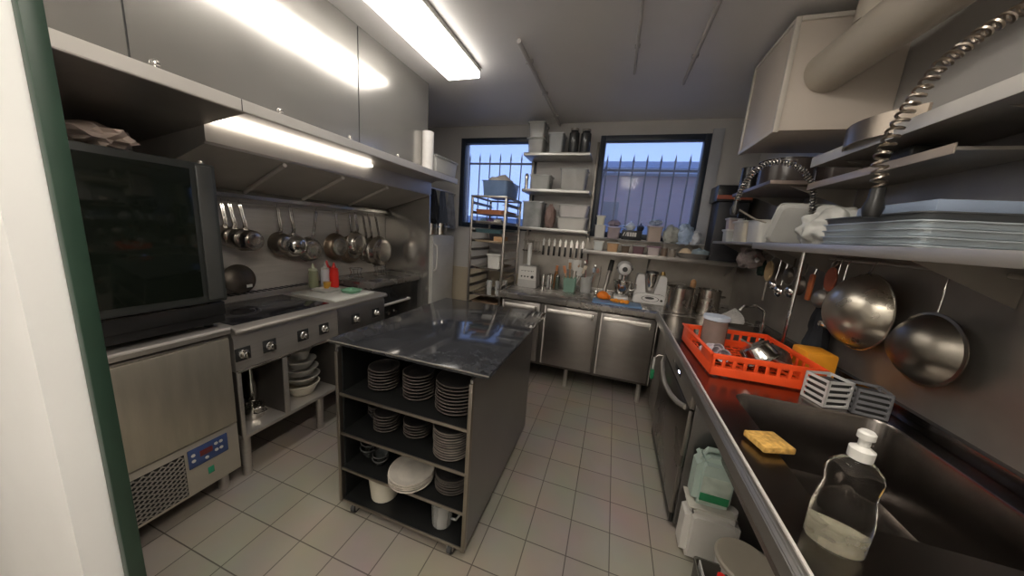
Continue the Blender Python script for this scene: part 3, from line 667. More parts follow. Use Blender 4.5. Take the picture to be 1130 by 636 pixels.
# ------------------------------------------------------------------ back wall shelf unit
su = thing('wall_shelf_unit', (-.65,3.35,1.5), 'three tier steel wall shelf between the two windows', 'wall shelf')
for z,x0,x1 in ((2.29,-1.0,-.33),(1.935,-.99,-.30),(1.547,-1.0,-.27)):
    MB().box(x0,x1,3.20,3.498,z-.03,z,.003).build('shelf', mat('shelf_steel',(.46,.45,.43),.38,.9,.06,5), su, w=1)
for x in (-.965,-.285):
    MB().box(x-.012,x+.012,3.462,3.4985,1.45,2.45,.002).build('upright', steel_d, su, w=1)
def container(x0,x1,z,h,label,m,y0=3.22,y1=3.44,lid=None,name='container',cat='container',taper=.9,group=None,lidm=None):
    t = thing(name, ((x0+x1)/2,(y0+y1)/2,z+.0006), label, cat, group)
    hx,hy=(x1-x0)/2-.008,(y1-y0)/2-.008
    tubm(-hx,hx,-hy,hy,h-.004-(.014 if lid else 0),.003,taper,.006).build('tub', m, t)
    if lid: MB().box(-hx-.007,hx+.007,-hy-.007,hy+.007,h-.0135,h-.001,.004).build('lid', lid, t)
    return t
def fillblock(t, hx, hy, z0, z1, m, name='contents'):
    MB().box(-hx,hx,-hy,hy,z0,z1,.01).build(name, m, t)
t = container(-.985,-.80,2.29,.15,'clear plastic box at the left end of the top wall shelf, under another one',clear,lid=frost)
fillblock(t,.06,.08,.006,.10,mat('mixed_packets',(.42,.36,.33),.6,0,.5,18))
container(-.985,-.80,2.442,.15,'clear plastic box stacked on another at the left end of the top wall shelf',clear,lid=frost)
container(-.765,-.605,2.29,.195,'grey lidded plastic bin in the middle of the top wall shelf',mat('grey_bin',(.40,.42,.43),.5),lid=mat('grey_bin_lid',(.48,.49,.5),.5),taper=.88)
for x,h,lb in ((-.515,.24,'tall dark glass jar on the top wall shelf right of the grey bin'),(-.40,.23,'dark glass jar at the right end of the top wall shelf')):
    t = thing('jar', (x,3.30,2.2905), lb, 'jar')
    MB().lathe([(0,0),(.047,0),(.05,.005),(.05,h*.82),(.036,h*.9),(.036,h*.92),(0,h*.92)]).build('vessel', mat('smoky_jar',(.05,.052,.055),.08,0,.2,6), t)
    MB().lathe([(0,h*.921),(.042,h*.921),(.042,h),(0,h)]).build('lid', steel_d, t)
t = container(-.93,-.70,1.935,.15,'clear box of grey packets at the left of the middle wall shelf',clear,lid=clear)
fillblock(t,.085,.08,.006,.11,mat('grey_packets',(.33,.34,.30),.6,0,.3,18))
t = container(-.615,-.335,1.935,.215,'large lidded clear box with cream contents on the middle wall shelf',clear,lid=clear)
fillblock(t,.112,.085,.006,.16,mat('cream_packets',(.55,.48,.40),.6,0,.1,10))
t = container(-.985,-.755,1.547,.27,'tall clear ribbed container at the left of the lowest wall shelf',mat('grey_clear_plastic',(.35,.36,.36),.2,0,.2,10,alpha=.7),lid=clear,taper=.95)
fillblock(t,.08,.07,.006,.18,mat('dark_packets',(.16,.165,.18),.6,0,.5,14))
MB().blob((-.685,3.30,1.66),.055,.07,.135,.25,4,3,4).build('food_bag', mat('pink_brown_bag',(.25,.17,.15),.6,0,.2,12,.2), None, tag=('brownish food bag between clear and white containers on the lowest wall shelf','bag'))
container(-.605,-.29,1.547,.125,'large white tub on the lowest wall shelf, under another',white,lid=frost)
container(-.595,-.29,1.674,.125,'white tub stacked on another at the right of the lowest wall shelf',mat('milky_tub',(.56,.54,.53),.4),lid=frost)
# bottles/hanging glass ornament in window 1
t = thing('spice_mill', (-.965,3.26,1.9355), 'small clear spice mill at the left end of the middle wall shelf by the window', 'mill')
t.location=(-.957,3.24,1.9355)
MB().lathe([(0,0),(.018,0),(.018,.09),(.02,.10),(.02,.14),(.01,.155),(0,.155)]).build('body', chrome, t)

# long wall shelf under the right window
LS = thing('long_wall_shelf', (.4,3.35,1.32), 'long steel wall shelf below the right hand window', 'wall shelf')
LX1 = 1.12
MB().box(-.30,LX1,3.20,3.487,1.322,1.362,.003).build('shelf', mat('shelf_steel_dull',(.36,.34,.32),.4,.9,.1,5), LS, w=1)
for x in (-.26,.35,1.05): MB().prism([(3.486,1.20),(3.486,1.321),(3.25,1.321)],'x',x,x+.004).build('bracket', steel_d, LS, w=1)
MB().box(-.30,.80,3.33,3.487,1.481,1.489,.002).build('upper_shelf', clear, LS, w=1)
for x in (-.27,.10,.47,.79): MB().box(x-.004,x+.004,3.47,3.486,1.3625,1.4808).box(x-.004,x+.004,3.335,3.343,1.3625,1.4808).build('shelf_leg', steel_d, LS, w=1)
low = [(-.205,-.10,.10,mat('pale_blue_white',(.55,.58,.57),.4),white,'white lidded tub at the left end of the long shelf, lower row'),
       (-.075,.045,.095,mat('peach_sauce',(.46,.28,.15),.4),frost,'peach coloured food tub second from the left on the long shelf'),
       (.06,.15,.08,mat('brown_sauce',(.12,.085,.06),.4),clear,'dark brown food tub third from the left on the long shelf'),
       (.165,.285,.085,mat('plum_sauce',(.14,.075,.09),.4),clear,'plum coloured food tub in the middle of the long shelf lower row'),
       (.30,.42,.085,mat('pale_lilac',(.48,.42,.42),.4),mat('purple_lid',(.22,.12,.17),.4),'pale tub with purple lid below the tall peach tub on the long shelf')]
for x0,x1,h,m_,lm,lb in low: container(x0,x1,1.362,h,lb,m_,y0=3.21,y1=3.325,lid=lm)
for x,h,lb,m_ in ((.455,.085,'small brown jar right of the purple lidded tub on the long shelf',mat('brown_jar',(.18,.13,.10),.3)),(.525,.07,'small beige jar next to the covered dish on the long shelf',mat('beige_jar',(.3,.26,.22),.3))):
    t = thing('jar', (x,3.25,1.3625), lb, 'jar'); MB().lathe([(0,0),(.028,0),(.03,.005),(.03,h-.012),(0,h-.012)]).build('vessel', m_, t); MB().lathe([(0,h-.0118),(.031,h-.0118),(.031,h),(0,h)]).build('lid', steel_d, t)
t = thing('oval_dish', (.70,3.26,1.3625), 'low oval dish carrying bread and a bag, right part of the long shelf', 'dish')
MB().lathe([(0,0),(.11,0),(.14,.04),(.144,.04),(.144,.045),(.135,.043),(.105,.006),(0,.006)],sy=.42).build('dish', mat('dark_ceramic',(.13,.12,.11),.35), t)
MB().blob((.635,3.26,1.4),.05,.035,.055,.15,3).build('bread_roll', mat('bread',(.55,.43,.30),.8,0,.2,10,.2), None, tag=('pale bread roll on the left end of the oval dish','bread'))
MB().blob((.755,3.26,1.40),.075,.04,.06,.4,9).build('plastic_bag', mat('blue_grey_film',(.26,.33,.37),.3,0,.3,12,.2,alpha=.85), None, tag=('blue grey plastic bag on the right end of the oval dish','bag'))
# upper row
container(-.225,-.10,1.489,.13,'white tub with a smaller one on top, left end of the window sill shelf',white,y0=3.34,y1=3.46,lid=None)
container(-.215,-.12,1.621,.095,'small pale yellow tub standing on a white tub at the window',mat('pale_yellow_tub',(.58,.57,.47),.4),y0=3.35,y1=3.45,lid=white)
container(-.095,.045,1.489,.125,'mauve brown tub second from the left on the window sill shelf',mat('mauve_tub',(.27,.22,.24),.4),y0=3.34,y1=3.46,lid=mat('lilac_lid',(.36,.36,.5),.4))
MB().blob((-.03,3.41,1.642),.06,.04,.035,.4,2).build('plastic_bag', mat('mauve_bag',(.25,.2,.24),.5,0,.3,10,alpha=.9), None, tag=('mauve crumpled bag on top of the mauve brown tub at the window','bag'))
bb = thing('printed_box', (.15,3.395,1.4895), 'black box with white lettering on the window sill shelf', 'box')
MB().box(-.095,.095,-.04,.04,0,.095,.003).build('carton', mat('black_carton',(.02,.022,.025),.4), bb)
lt = MB()
for k,(dx,w_,tilt) in enumerate(((-.075,.008,.35),(-.052,.006,.35),(-.035,.020,0),(-.010,.018,0),(.012,.018,0),(.034,.018,0))):
    lt.box(-w_/2,w_/2,-.042,-.0405,.035,.075,0,M=T(dx,0,0)@T(0,0,.055)@Matrix.Rotation(tilt,4,'Y')@T(0,0,-.055))
lt.build('lettering', white, bb)
t = thing('teapot', (.13,3.39,1.585), 'white glazed bowl shape with handle standing on the black box at the window', 'teapot')
MB().lathe([(0,0),(.03,0),(.05,.03),(.05,.045),(.03,.07),(.008,.078),(.006,.09),(0,.092)]).build('body', mat('pale_blue_glaze',(.5,.56,.65),.2), t)
MB().tube([(-.048,0,.04),(-.08,0,.05),(-.08,0,.02),(-.045,0,.018)],.005).build('handle', mat('pale_blue_glaze',(.5,.56,.65),.2), t)
t = thing('pestle_pot', (.225,3.39,1.585), 'small dark round pot with a knob on the black box at the window', 'pot')
MB().lathe([(0,0),(.022,0),(.034,.02),(.036,.04),(.02,.055),(.006,.06),(.007,.075),(0,.078)]).build('body', mat('dark_blue_glaze',(.03,.035,.05),.2), t)
container(.285,.435,1.489,.155,'tall peach and cream tub on the window sill shelf, right of the black box',mat('cream_peach',(.42,.34,.29),.4),y0=3.34,y1=3.46,lid=mat('mauve_lid2',(.4,.36,.42),.4))
MB().blob((.36,3.40,1.675),.06,.04,.032,.45,5).build('plastic_bag', mat('pale_blue_film',(.40,.47,.62),.3,0,.4,14,alpha=.9), None, tag=('blue white plastic bag on top of the tall peach tub','bag'))
MB().blob((.515,3.41,1.565),.075,.04,.095,.35,7).build('food_bag', mat('grey_green_film',(.35,.36,.33),.4,0,.4,14), None, tag=('grey green bag of food on the window sill shelf next to the peach tub','bag'))
MB().blob((.635,3.41,1.575),.08,.04,.105,.45,8).build('food_bag', mat('sky_blue_film',(.34,.44,.60),.3,0,.4,14), None, tag=('sky blue plastic bag at the right of the window sill shelf','bag'))
MB().blob((.735,3.41,1.545),.05,.035,.075,.4,12).build('food_bag', mat('white_film',(.36,.38,.42),.35,0,.5,14), None, tag=('white plastic bag at the right end of the window sill shelf by the black appliance','bag'))
# dark corner cabinet with orange stripe
cc = thing('black_appliance', (.93,3.33,1.3625), 'black box appliance with an orange stripe in the corner right of the window', 'appliance')
MB().box(-.10,.13,-.08,.13,0,.52,.006).build('lower_case', mat('dark_appliance',(.03,.03,.035),.5), cc)
MB().box(-.13,.14,-.10,.13,.521,.66,.006).build('upper_case', black, cc)
MB().box(-.128,.138,-.1025,-.1003,.54,.575,.001).build('stripe', mat('orange_stripe',(.35,.09,.05),.5), cc)
# utensil rail and knives on back wall
MB().box(-1.0,-.31,3.455,3.486,1.385,1.41,.002).build('magnetic_rail', steel_d, None, tag=('steel knife rail fixed to the back wall under the shelf unit','knife rail'))
kn = ['leftmost','second from left','third from left','fourth from left','fifth from left','sixth from left','seventh from left','rightmost']
for k in range(8):
    x = -.76+k*.062
    t = thing('kitchen_knife', (x,3.4535,1.385), 'black handled kitchen knife hanging blade up on the rail, %s' % kn[k], 'knife', 'knives on the rail')
    MB().box(-.010,.010,-.008,.008,-.135,-.03,.004).build('handle', black, t)
    MB().prism([(-.012,-.029),(.012,-.029),(.012,.03),(.0,.06),(-.012,.03)],'y',-.002,.002).build('blade', chrome, t)
for k,(x,lb) in enumerate(((-.43,'white plastic spatula hanging from the knife rail, left one'),(-.35,'white plastic spatula hanging at the right end of the knife rail'))):
    t = thing('spatula', (x,3.4515,1.40), lb, 'spatula')
    MB().box(-.006,.006,-.004,.004,-.17,0,.002).build('handle', steel, t)
    MB().box(-.032,.032,-.003,.003,-.28,-.17,.002).build('blade', white, t)
for k in range(6):
    x = -.975+k*.035
    t = thing('ladle', (x,3.42,1.40), ['small steel ladle hanging left of the knives, first of the row','steel ladle hanging second in the row above the food processor','steel whisk handle hanging third in the row','steel skimmer hanging fourth in the row','steel ladle hanging fifth in the row','steel ladle hanging right beside the first knife'][k], 'ladle', 'ladles on the rail')
    MB().tube([(0,.037,.0),(0,.037,.011),(0,.0,.014),(0,-.004,0),(0,0,-.10)],.003,6).build('handle', chrome, t)
    MB().lathe([(0,.0),(.012,.003),(.02,.012),(.022,.02),(.018,.018),(.009,.006),(0,.003)],(0,-.006,-.125)).build('cup', chrome, t)

# ------------------------------------------------------------------ items on the back worktop
CZ = .9006
fp = thing('food_processor', (-.85,3.27,CZ), 'white and steel food processor with tall feed tube at the left of the back worktop', 'food processor')
MB().prism([(-.105,0),(.105,0),(.095,.235),(-.095,.235)],'y',-.09,.09,.008).build('motor_base', mat('processor_grey',(.40,.39,.38),.4,.4), fp)
MB().prism([(-.0995,.085),(.0995,.085),(.094,.225),(-.094,.225)],'y',-.0935,-.0905,.001).build('front_panel', white, fp)
k_=MB().lathe([(0,0),(.017,0),(.015,.014),(0,.014)],(.058,-.094,.12),(0,-1,0)).build('dial', black, fp)
for q in range(3): MB().lathe([(0,0),(.009,0),(.009,.004),(0,.004)],(-.06+q*.035,-.094,.12),(0,-1,0),16).build('button', black, fp)
m=MB()
for q in range(8): m.box(-.065+q*.018,-.056+q*.018,-.0952,-.0942,.175+.006*(q%2),.187)
m.build('lettering', rubber, fp)
MB().cyl((-.02,.02,.2355),(-.02,.02,.46),.022).build('feed_tube', mat('pale_tube',(.6,.6,.58),.3), fp)
MB().box(-.055,.0,.0,.05,.46,.475,.004).build('pusher', steel, fp)
# jars/shakers/bottles
def shaker(x,y,h,r,m,label,name='shaker'):
    t = thing(name,(x,y,CZ),label,'shaker')
    MB().lathe([(0,0),(r,0),(r,h*.78),(r*.9,h*.82),(0,h*.82)],n=20).build('body', m, t)
    MB().lathe([(0,h*.821),(r*.92,h*.821),(r*.85,h*.95),(r*.4,h),(0,h)],n=20).build('cap', chrome, t)
shaker(-.70,3.32,.15,.022,chrome,'steel shaker directly right of the food processor')
shaker(-.645,3.36,.16,.022,frost,'frosted shaker, second to the right of the food processor')
shaker(-.60,3.25,.17,.018,chrome,'slim steel shaker in front, between food processor and green tub')
shaker(-.55,3.36,.16,.024,mat('glass_green_dark',(.08,.10,.08),.15),'dark green glass shaker behind, left of the green tub')
t = thing('bottle',(-.575,3.41,CZ),'orange necked sauce bottle behind the shakers','bottle')
MB().lathe([(0,0),(.025,0),(.025,.14),(.012,.19),(0,.19)]).build('body', mat('amber_glass',(.2,.09,.03),.15), t)
MB().lathe([(0,.191),(.014,.191),(.014,.25),(0,.25)]).build('cap', mat('copper_cap',(.5,.18,.07),.4), t)
gt = thing('utensil_tub', (-.40,3.29,CZ), 'square mint green tub full of spatulas and wooden spoons on the back worktop', 'utensil tub')
tubm(-.07,.07,-.06,.06,.145,.004,.85,.004).build('tub', mint, gt)
def utensil(x,y,z,dx,dy,L,hm,bm_,bw,bl,label,name='spatula'):
    t = thing(name,(x,y,z),label,name.replace('_',' '))
    d = Vector((dx,dy,1)).normalized(); q = Vector((0,0,1)).rotation_difference(d).to_matrix().to_4x4()
    MB().box(-.006,.006,-.004,.004,0,L-bl,.002,M=q).build('handle', hm, t)
    MB().box(-bw/2,bw/2,-.004,.004,L-bl,L,.003,M=q).build('blade', bm_, t)
utensil(-.41,3.30,CZ+.006,-.28,0,.27,wood,mat('orange_wood',(.5,.2,.09),.5),.03,.08,'orange brown spatula leaning left out of the mint tub')
utensil(-.385,3.30,CZ+.006,.10,0,.33,steel,white,.055,.11,'white spatula standing tallest in the mint tub')
utensil(-.37,3.29,CZ+.006,.42,-.02,.31,white,mat('cream_wood',(.55,.48,.38),.6),.035,.09,'cream spoon leaning right out of the mint tub','wooden_spoon')
utensil(-.40,3.32,CZ+.006,-.10,.1,.30,wood,wood,.03,.07,'wooden spoon at the back of the mint tub','wooden_spoon')
utensil(-.36,3.27,CZ+.006,.22,-.03,.27,white,white,.045,.09,'short white spatula leaning at the front of the mint tub')
jr = thing('glass_jar', (-.235,3.33,CZ), 'clear glass jar of pinkish utensils and whisks right of the mint tub', 'jar')
MB().lathe([(0,0),(.055,0),(.06,.006),(.065,.17),(.062,.17),(.055,.008),(0,.008)]).build('vessel', clear, jr)
for k in range(7):
    a = k*.9; 
    t = thing('whisk', (-.235+.02*math.cos(a),3.33+.02*math.sin(a),CZ+.0095), ('copper coloured tong','steel whisk','pink handled brush','steel skimmer','brown handled whisk','steel fork','blue grey ladle')[k]+' standing in the clear glass jar', 'utensil','utensils in the glass jar')
    d = Vector((.35*math.cos(a),.15*math.sin(a),1)).normalized()*(.25+.03*(k%3))
    mm = (mat('copper_tone',(.4,.2,.15),.4,.4),chrome,mat('pink_tone',(.4,.18,.17),.5),chrome,wood,chrome,mat('blue_grey_tone',(.25,.3,.36),.4))[k]
    MB().tube([(0,0,0),tuple(d*.8)],.004,6).build('handle', mm, t)
    MB().blob(tuple(d),.016,.008,.03,.05,k,2).build('head', mm, t)
t = thing('immersion_blender', (-.045,3.32,CZ), 'long steel immersion blender leaning against the back wall left of the stand mixer', 'blender')
MB().cyl((0,0,.002),(.03,.10,.25),.018).build('shaft', steel_d, t); MB().cyl((.031,.102,.252),(.045,.14,.36),.024).build('grip', rubber, t)
t = thing('steel_spoon', (-.12,3.27,CZ), 'steel ladle standing bowl down beside the glass jar', 'spoon')
MB().tube([(0,0,.01),(.02,.06,.2),(.02,.08,.30)],.004,6).build('handle', chrome, t); MB().blob((0,0,.028),.026,.014,.032,.03,2,2).build('bowl', chrome, t)

# stand mixer
sm = thing('stand_mixer', (.125,3.27,CZ), 'white stand mixer with round head and steel bowl on the back worktop', 'stand mixer')
wht = mat('mixer_white', (.66,.65,.64), .25)
MB().box(-.07,.07,-.12,.12,.0,.03,.012).build('foot', wht, sm)
MB().prism([(.05,.031),(.115,.031),(.105,.24),(.045,.24)],'x',-.04,.04,.012).build('column', wht, sm)
MB().lathe([(0,-.15),(.03,-.148),(.055,-.13),(.07,-.07),(.074,0),(.07,.07),(.045,.11),(0,.118)],(0,0,.31),(0,1,0),32).build('head', wht, sm)
MB().lathe([(0,0),(.022,0),(.024,.008),(0,.008)],(0,-.152,.31),(0,-1,0)).build('hub_cap', rubber, sm)
for x in (-.075,.075): MB().lathe([(0,0),(.012,0),(.012,.008),(0,.008)],(x*.9,-.08,.31),(math.copysign(1,x),0,0)).build('knob', black, sm)
for x in (.02,.045): MB().lathe([(0,0),(.0095,0),(.009,.004),(0,.004)],(x,-.128,.325),(0,-1,.1)).build('control_knob', black, sm)
MB().cyl((0,-.08,.195),(0,-.08,.245),.022).build('attachment_shaft', chrome, sm)
MB().lathe([(0,.032),(.035,.032),(.04,.045),(.075,.09),(.088,.16),(.09,.185),(.094,.186),(.094,.19),(.086,.188),(.07,.09),(.03,.05),(0,.05)],(0,-.06,0)).build('mixing_bowl', chrome, sm)
MB().tube([(.088,-.06,.17),(.125,-.06,.165),(.128,-.06,.12),(.08,-.06,.10)],.006).build('bowl_handle', chrome, sm)
# thermal cooking mixer
tm_ = thing('cooking_mixer', (.385,3.27,CZ), 'white kitchen cooking mixer with steel jug held in a V shaped body', 'cooking mixer')
MB().prism([(-.145,0),(.145,0),(.145,.05),(.135,.24),(.125,.27),(.07,.27),(.035,.085),(-.035,.085),(-.07,.27),(-.125,.27),(-.135,.24),(-.145,.05)],'y',-.05,.09,.006).build('housing', wht, tm_)
MB().prism([(-.155,0),(.155,0),(.150,.07),(.10,.095),(-.10,.095),(-.150,.07)],'y',-.12,-.051,.01).build('control_base', wht, tm_)
MB().lathe([(0,.09),(.035,.09),(.04,.10),(.068,.25),(.07,.28),(.074,.282),(.074,.288),(0,.288)],(0,.0,0)).build('jug', chrome, tm_)
MB().lathe([(0,.289),(.06,.289),(.055,.305),(.02,.31),(0,.31)],(0,.0,0)).build('jug_lid', black, tm_)
MB().lathe([(.048,0),(.052,.001),(.052,.003),(.048,.004),(.048,0)],(0,-.1205,.052),(0,-1,0),sx=1.5,sy=.55).build('display_ring', rubber, tm_)
MB().lathe([(0,0),(.03,0),(.03,.002),(0,.002)],(-.005,-.1205,.058),(0,-1,0),sx=1.4,sy=.4).build('display', rubber, tm_)
MB().lathe([(0,0),(.011,0),(.011,.006),(0,.006)],(.10,-.1205,.045),(0,-1,0)).build('dial', rubber, tm_)
# chopping board with orange peel
MB().box(-.13,.30,2.86,3.07,CZ,CZ+.012,.004,M=None).build('chopping_board', bluep, None, tag=('blue chopping board at the front edge of the back worktop','chopping board'))
orp = mat('orange_peel', (.80,.20,.015), .5, 0, .2, 16, .2)
t = thing('orange', (-.045,3.03,CZ+.0125), 'big pile shaped orange fruit lying on the left of the blue board', 'orange')
MB().blob((0,0,.035),.055,.045,.043,.12,2,3,4).build('fruit', orp, t)
MB().blob((.045,.02,.021),.03,.03,.026,.15,3,2,4).build('peel', orp, t)
oc = mat('orange_flesh', (.85,.30,.03), .45, 0, .25, 20, .2)
spots = [(.045,2.99),(.075,3.02),(.10,2.985),(.13,3.01),(.155,2.98),(.18,3.01),(.09,2.955),(.13,2.95),(.17,2.945),(.06,2.96)]
lbs = ['at the left end','behind the leftmost','left of the centre','at the back centre','right of the centre','at the right rear','at the front left','at the front centre','at the right front','touching the whole orange']
for k,((x,y),lb) in enumerate(zip(spots,lbs)):
    MB().blob((x,y,CZ+.024),.019,.016,.015,.35,k,2,4).build('orange_chunk', oc, None, tag=('chopped orange piece on the blue board, %s of the little heap'%lb,'orange piece','orange pieces on the blue board'))
# pots in the corner
pot('stock_pot', (.60,2.99,CZ), .112,.215,'large brushed steel pot in front at the corner of the back worktop', m=pansteel, handles=False)
pot('stock_pot', (.83,3.04,CZ), .092,.215,'steel pot right of the largest one in the worktop corner', m=pansteel)
pot('saucepan', (.61,3.32,CZ), .085,.20,'steel pan behind the largest pot in the corner', m=steel_d, handles=False)
t = thing('pepper_mill', (.735,3.20,CZ), 'wooden topped pepper mill between the pots in the corner', 'pepper mill')
MB().lathe([(0,0),(.025,0),(.025,.02),(.017,.08),(.02,.20),(0,.20)]).build('body', steel_d, t)
MB().lathe([(0,.2005),(.022,.2005),(.025,.23),(.022,.26),(.01,.275),(0,.275)]).build('top', wood, t)
t = thing('pepper_mill', (.50,3.40,CZ), 'brass topped mill standing behind the cooking mixer', 'pepper mill')
MB().lathe([(0,0),(.024,0),(.018,.1),(.02,.24),(0,.24)]).build('body', steel_d, t)
MB().lathe([(0,.2405),(.02,.2405),(.024,.27),(.014,.30),(0,.30)]).build('top', mat('brass',(.45,.30,.12),.3,.9), t)
# ribbed white cloth/gloves lying on the right counter
ft = thing('dish_cloth', (.93,2.84,.9006), 'white ribbed folded cloth fanned out on the right counter near the corner pots', 'cloth')
m=MB()
for k in range(9):
    a = -.5+k*.11; q = RZ(a)
    m.box(0,.20,-.012,.012,.0,.016,.004,M=T(-.10,-.05,.003)@q@Matrix.Rotation(-.12-.05*k,4,'Y'))
m.build('folds', mat('white_towel',(.45,.43,.41),.9,0,.1,20), ft)

# ------------------------------------------------------------------ right counter, sink, dishwasher
rc = thing('sink_counter', (.78,1.5,0), 'long stainless steel counter with deep sink along the right wall', 'sink counter')
CX0, CX1, CY0, CY1 = .425, 1.13, .15, 2.79
SX0,SX1,SY0,SY1 = .545,1.05,.82,1.45
ct = mat('sink_counter_steel', (.22,.20,.185), .24, 1, .2, 4, .03, rvar=.08)
m = MB()
t_ = bmesh.new()
def rring(x0,x1,y0,y1,z,r,n=6):
    o=[]
    for cx,cy,s0 in ((x1-r,y1-r,0),(x0+r,y1-r,1),(x0+r,y0+r,2),(x1-r,y0+r,3)):
        for q in range(n+1):
            an=(s0+q/n)*PI/2; o.append((cx+r*math.cos(an),cy+r*math.sin(an),z))
    return o
outer = rring(CX0,CX1,CY0,CY1,.90,.002); rings=[outer, rring(SX0,SX1,SY0,SY1,.90,.07), rring(SX0+.004,SX1-.004,SY0+.004,SY1-.004,.892,.068), rring(SX0+.012,SX1-.012,SY0+.012,SY1-.012,.62,.06), rring(SX0+.04,SX1-.04,SY0+.04,SY1-.04,.60,.04)]
V=[[t_.verts.new(p) for p in q] for q in rings]; n_=len(outer)
for a,b in zip(V,V[1:]):
    for k in range(n_): t_.faces.new((a[k],a[(k+1)%n_],b[(k+1)%n_],b[k]))
t_.faces.new(V[-1])
# underside of slab + outside of the bowl
rings2=[outer, rring(CX0,CX1,CY0,CY1,.84,.002), rring(SX0-.012,SX1+.012,SY0-.012,SY1+.012,.84,.08), rring(SX0,SX1,SY0,SY1,.60,.07), rring(SX0+.03,SX1-.03,SY0+.03,SY1-.03,.588,.05)]
V2=[V[0]]+[[t_.verts.new(p) for p in q] for q in rings2[1:]]
for a,b in zip(V2,V2[1:]):
    for k in range(n_): t_.faces.new((a[k],b[k],b[(k+1)%n_],a[(k+1)%n_]))
t_.faces.new(V2[-1])
m.merge(t_)
cw = m.build('worktop', ct, rc, w=1)
MB().prism([(CX0,.905),(CX0-.012,.905),(CX0-.022,.895),(CX0-.022,.85),(CX0-.012,.842),(CX0-.001,.842)],'y',CY0,CY1,.003).build('front_nose', mat('nose_steel',(.30,.285,.265),.32,.85,.08,5), rc, w=1)
MB().box(CX0+.0005,CX0+.008,CY0,CY1,.9005,.907,.001).build('raised_lip', mat('strut_bright',(.7,.66,.62),.4,.4), rc, w=1)
MB().box(CX1-.02,XR-.0135,CY0,2.8,.901,.95,.003).build('upstand', ct, rc, w=1)
MB().box(.46,1.12,2.44,2.80,.10,.838,.003).build('corner_cabinet', steel_d, rc, w=1)
for x,y in ((.50,2.50),(1.05,2.50),(1.05,1.5),(.47,.2),(1.08,.2)):
    MB().cyl((x,y,0),(x,y,.100 if y>2 else .839),.02).build('leg', steel, rc, w=1)
MB().lathe([(0,0),(.04,0),(.045,.003),(.03,.002),(0,.001)],(.80,1.12,.6015)).build('drain', chrome, rc, w=1)
dw = thing('dishwasher', (.75,1.99,0), 'stainless steel undercounter dishwasher with curved bow handle and small display', 'dishwasher')
DY0,DY1 = 1.60,2.42
MB().box(.475,1.08,DY0,DY1,.04,.832,.004).build('body', mat('dishwasher_side_steel',(.16,.155,.15),.35,.9), dw, w=1)
MB().box(.452,.474,DY0+.002,DY1-.002,.70,.83,.003).build('control_fascia', steel_d, dw, w=1)
MB().box(.450,.474,DY0+.002,DY1-.002,.10,.692,.004).build('door', mat('dishwasher_door',(.24,.225,.21),.28,1,.08,3,.02,rvar=.05), dw, w=1)
MB().tube([(.449,1.66,.678),(.425,1.72,.665),(.41,1.85,.645),(.405,1.99,.635),(.41,2.13,.645),(.425,2.28,.665),(.449,2.36,.678)],.014,10).build('bow_handle', steel, dw, w=1)
led = mat('blue_led', (.3,.4,1), .3, emit=(.55,.6,1), estr=6)
MB().box(.4495,.4515,1.87,2.02,.745,.785,.001).build('display', black, dw, w=1)
for y in (1.895,1.915): MB().box(.448,.4494,y,y+.008,.758,.768).build('display_light', led, dw, w=1)
MB().lathe([(0,0),(.011,0),(.011,.005),(0,.005)],(.4515,2.07,.765),(-1,0,0)).build('button', chrome, dw, w=1)
for y in (1.67,2.35):
    for x in (.52,1.02): MB().cyl((x,y,0),(x,y,.041),.02).build('foot', black, dw, w=1)
MB().box(.455,.473,DY0+.003,DY1-.003,.045,.095,.002).build('kickplate', black, dw, w=1)
# dish brush hanging with green and white label
db = thing('hanging_brush', (.40,2.47,.53), 'white loop handled brush with green head hanging beside the dishwasher', 'brush')
MB().tube([(0,.0,.0),(0,.018,.04),(0,.012,.09),(0,-.012,.09),(0,-.018,.04),(0,0,0)],.006,8).build('loop_handle', white, db)
MB().box(-.012,.012,-.022,.022,-.075,-.004,.006).build('brush_head', green, db)
MB().tube([(.0,0,.093),(.03,0,.12),(.0585,0,.12)],.003,6).build('hook', steel, db)
# sponge
spg = thing('sponge', (.527,1.066,.9076), 'yellow orange cellulose sponge lying across the front edge of the sink', 'sponge', rz=.33)
MB().box(-.048,.048,-.042,.042,0,.02,.004).build('pad', mat('sponge_yellow',(.55,.32,.08),.9,0,.35,70,.8), spg)
# soap bottle
bt = thing('dish_soap_bottle', (.512,.735,.9008), 'clear plastic washing-up liquid bottle with white cap, a little liquid left', 'bottle', rz=-.35)
bt.scale = (1.08,1.08,1.06)
clb = mat('clear_bottle_plastic', (.93,.93,.9), .03, 0, .02, 8, trans=1., ior=1.2)
MB().lathe([(0,0),(.038,0),(.043,.006),(.044,.07),(.041,.10),(.036,.125),(.037,.14),(.040,.155),(.036,.175),(.022,.190),(.014,.195),(.0135,.20)],sy=.62,n=36).build('bottle', clb, bt)
MB().lathe([(0,.002),(.036,.002),(.041,.008),(.0425,.03),(.0425,.045),(0,.045)],sy=.60,n=36).build('liquid', mat('soap_liquid',(.50,.47,.36),.15,0,.3,18,alpha=.45), bt)
MB().lathe([(0,.196),(.017,.196),(.0175,.215),(.013,.218),(.008,.222),(.008,.235),(.012,.237),(.012,.248),(.009,.252),(0,.252)]).build('cap', white, bt)
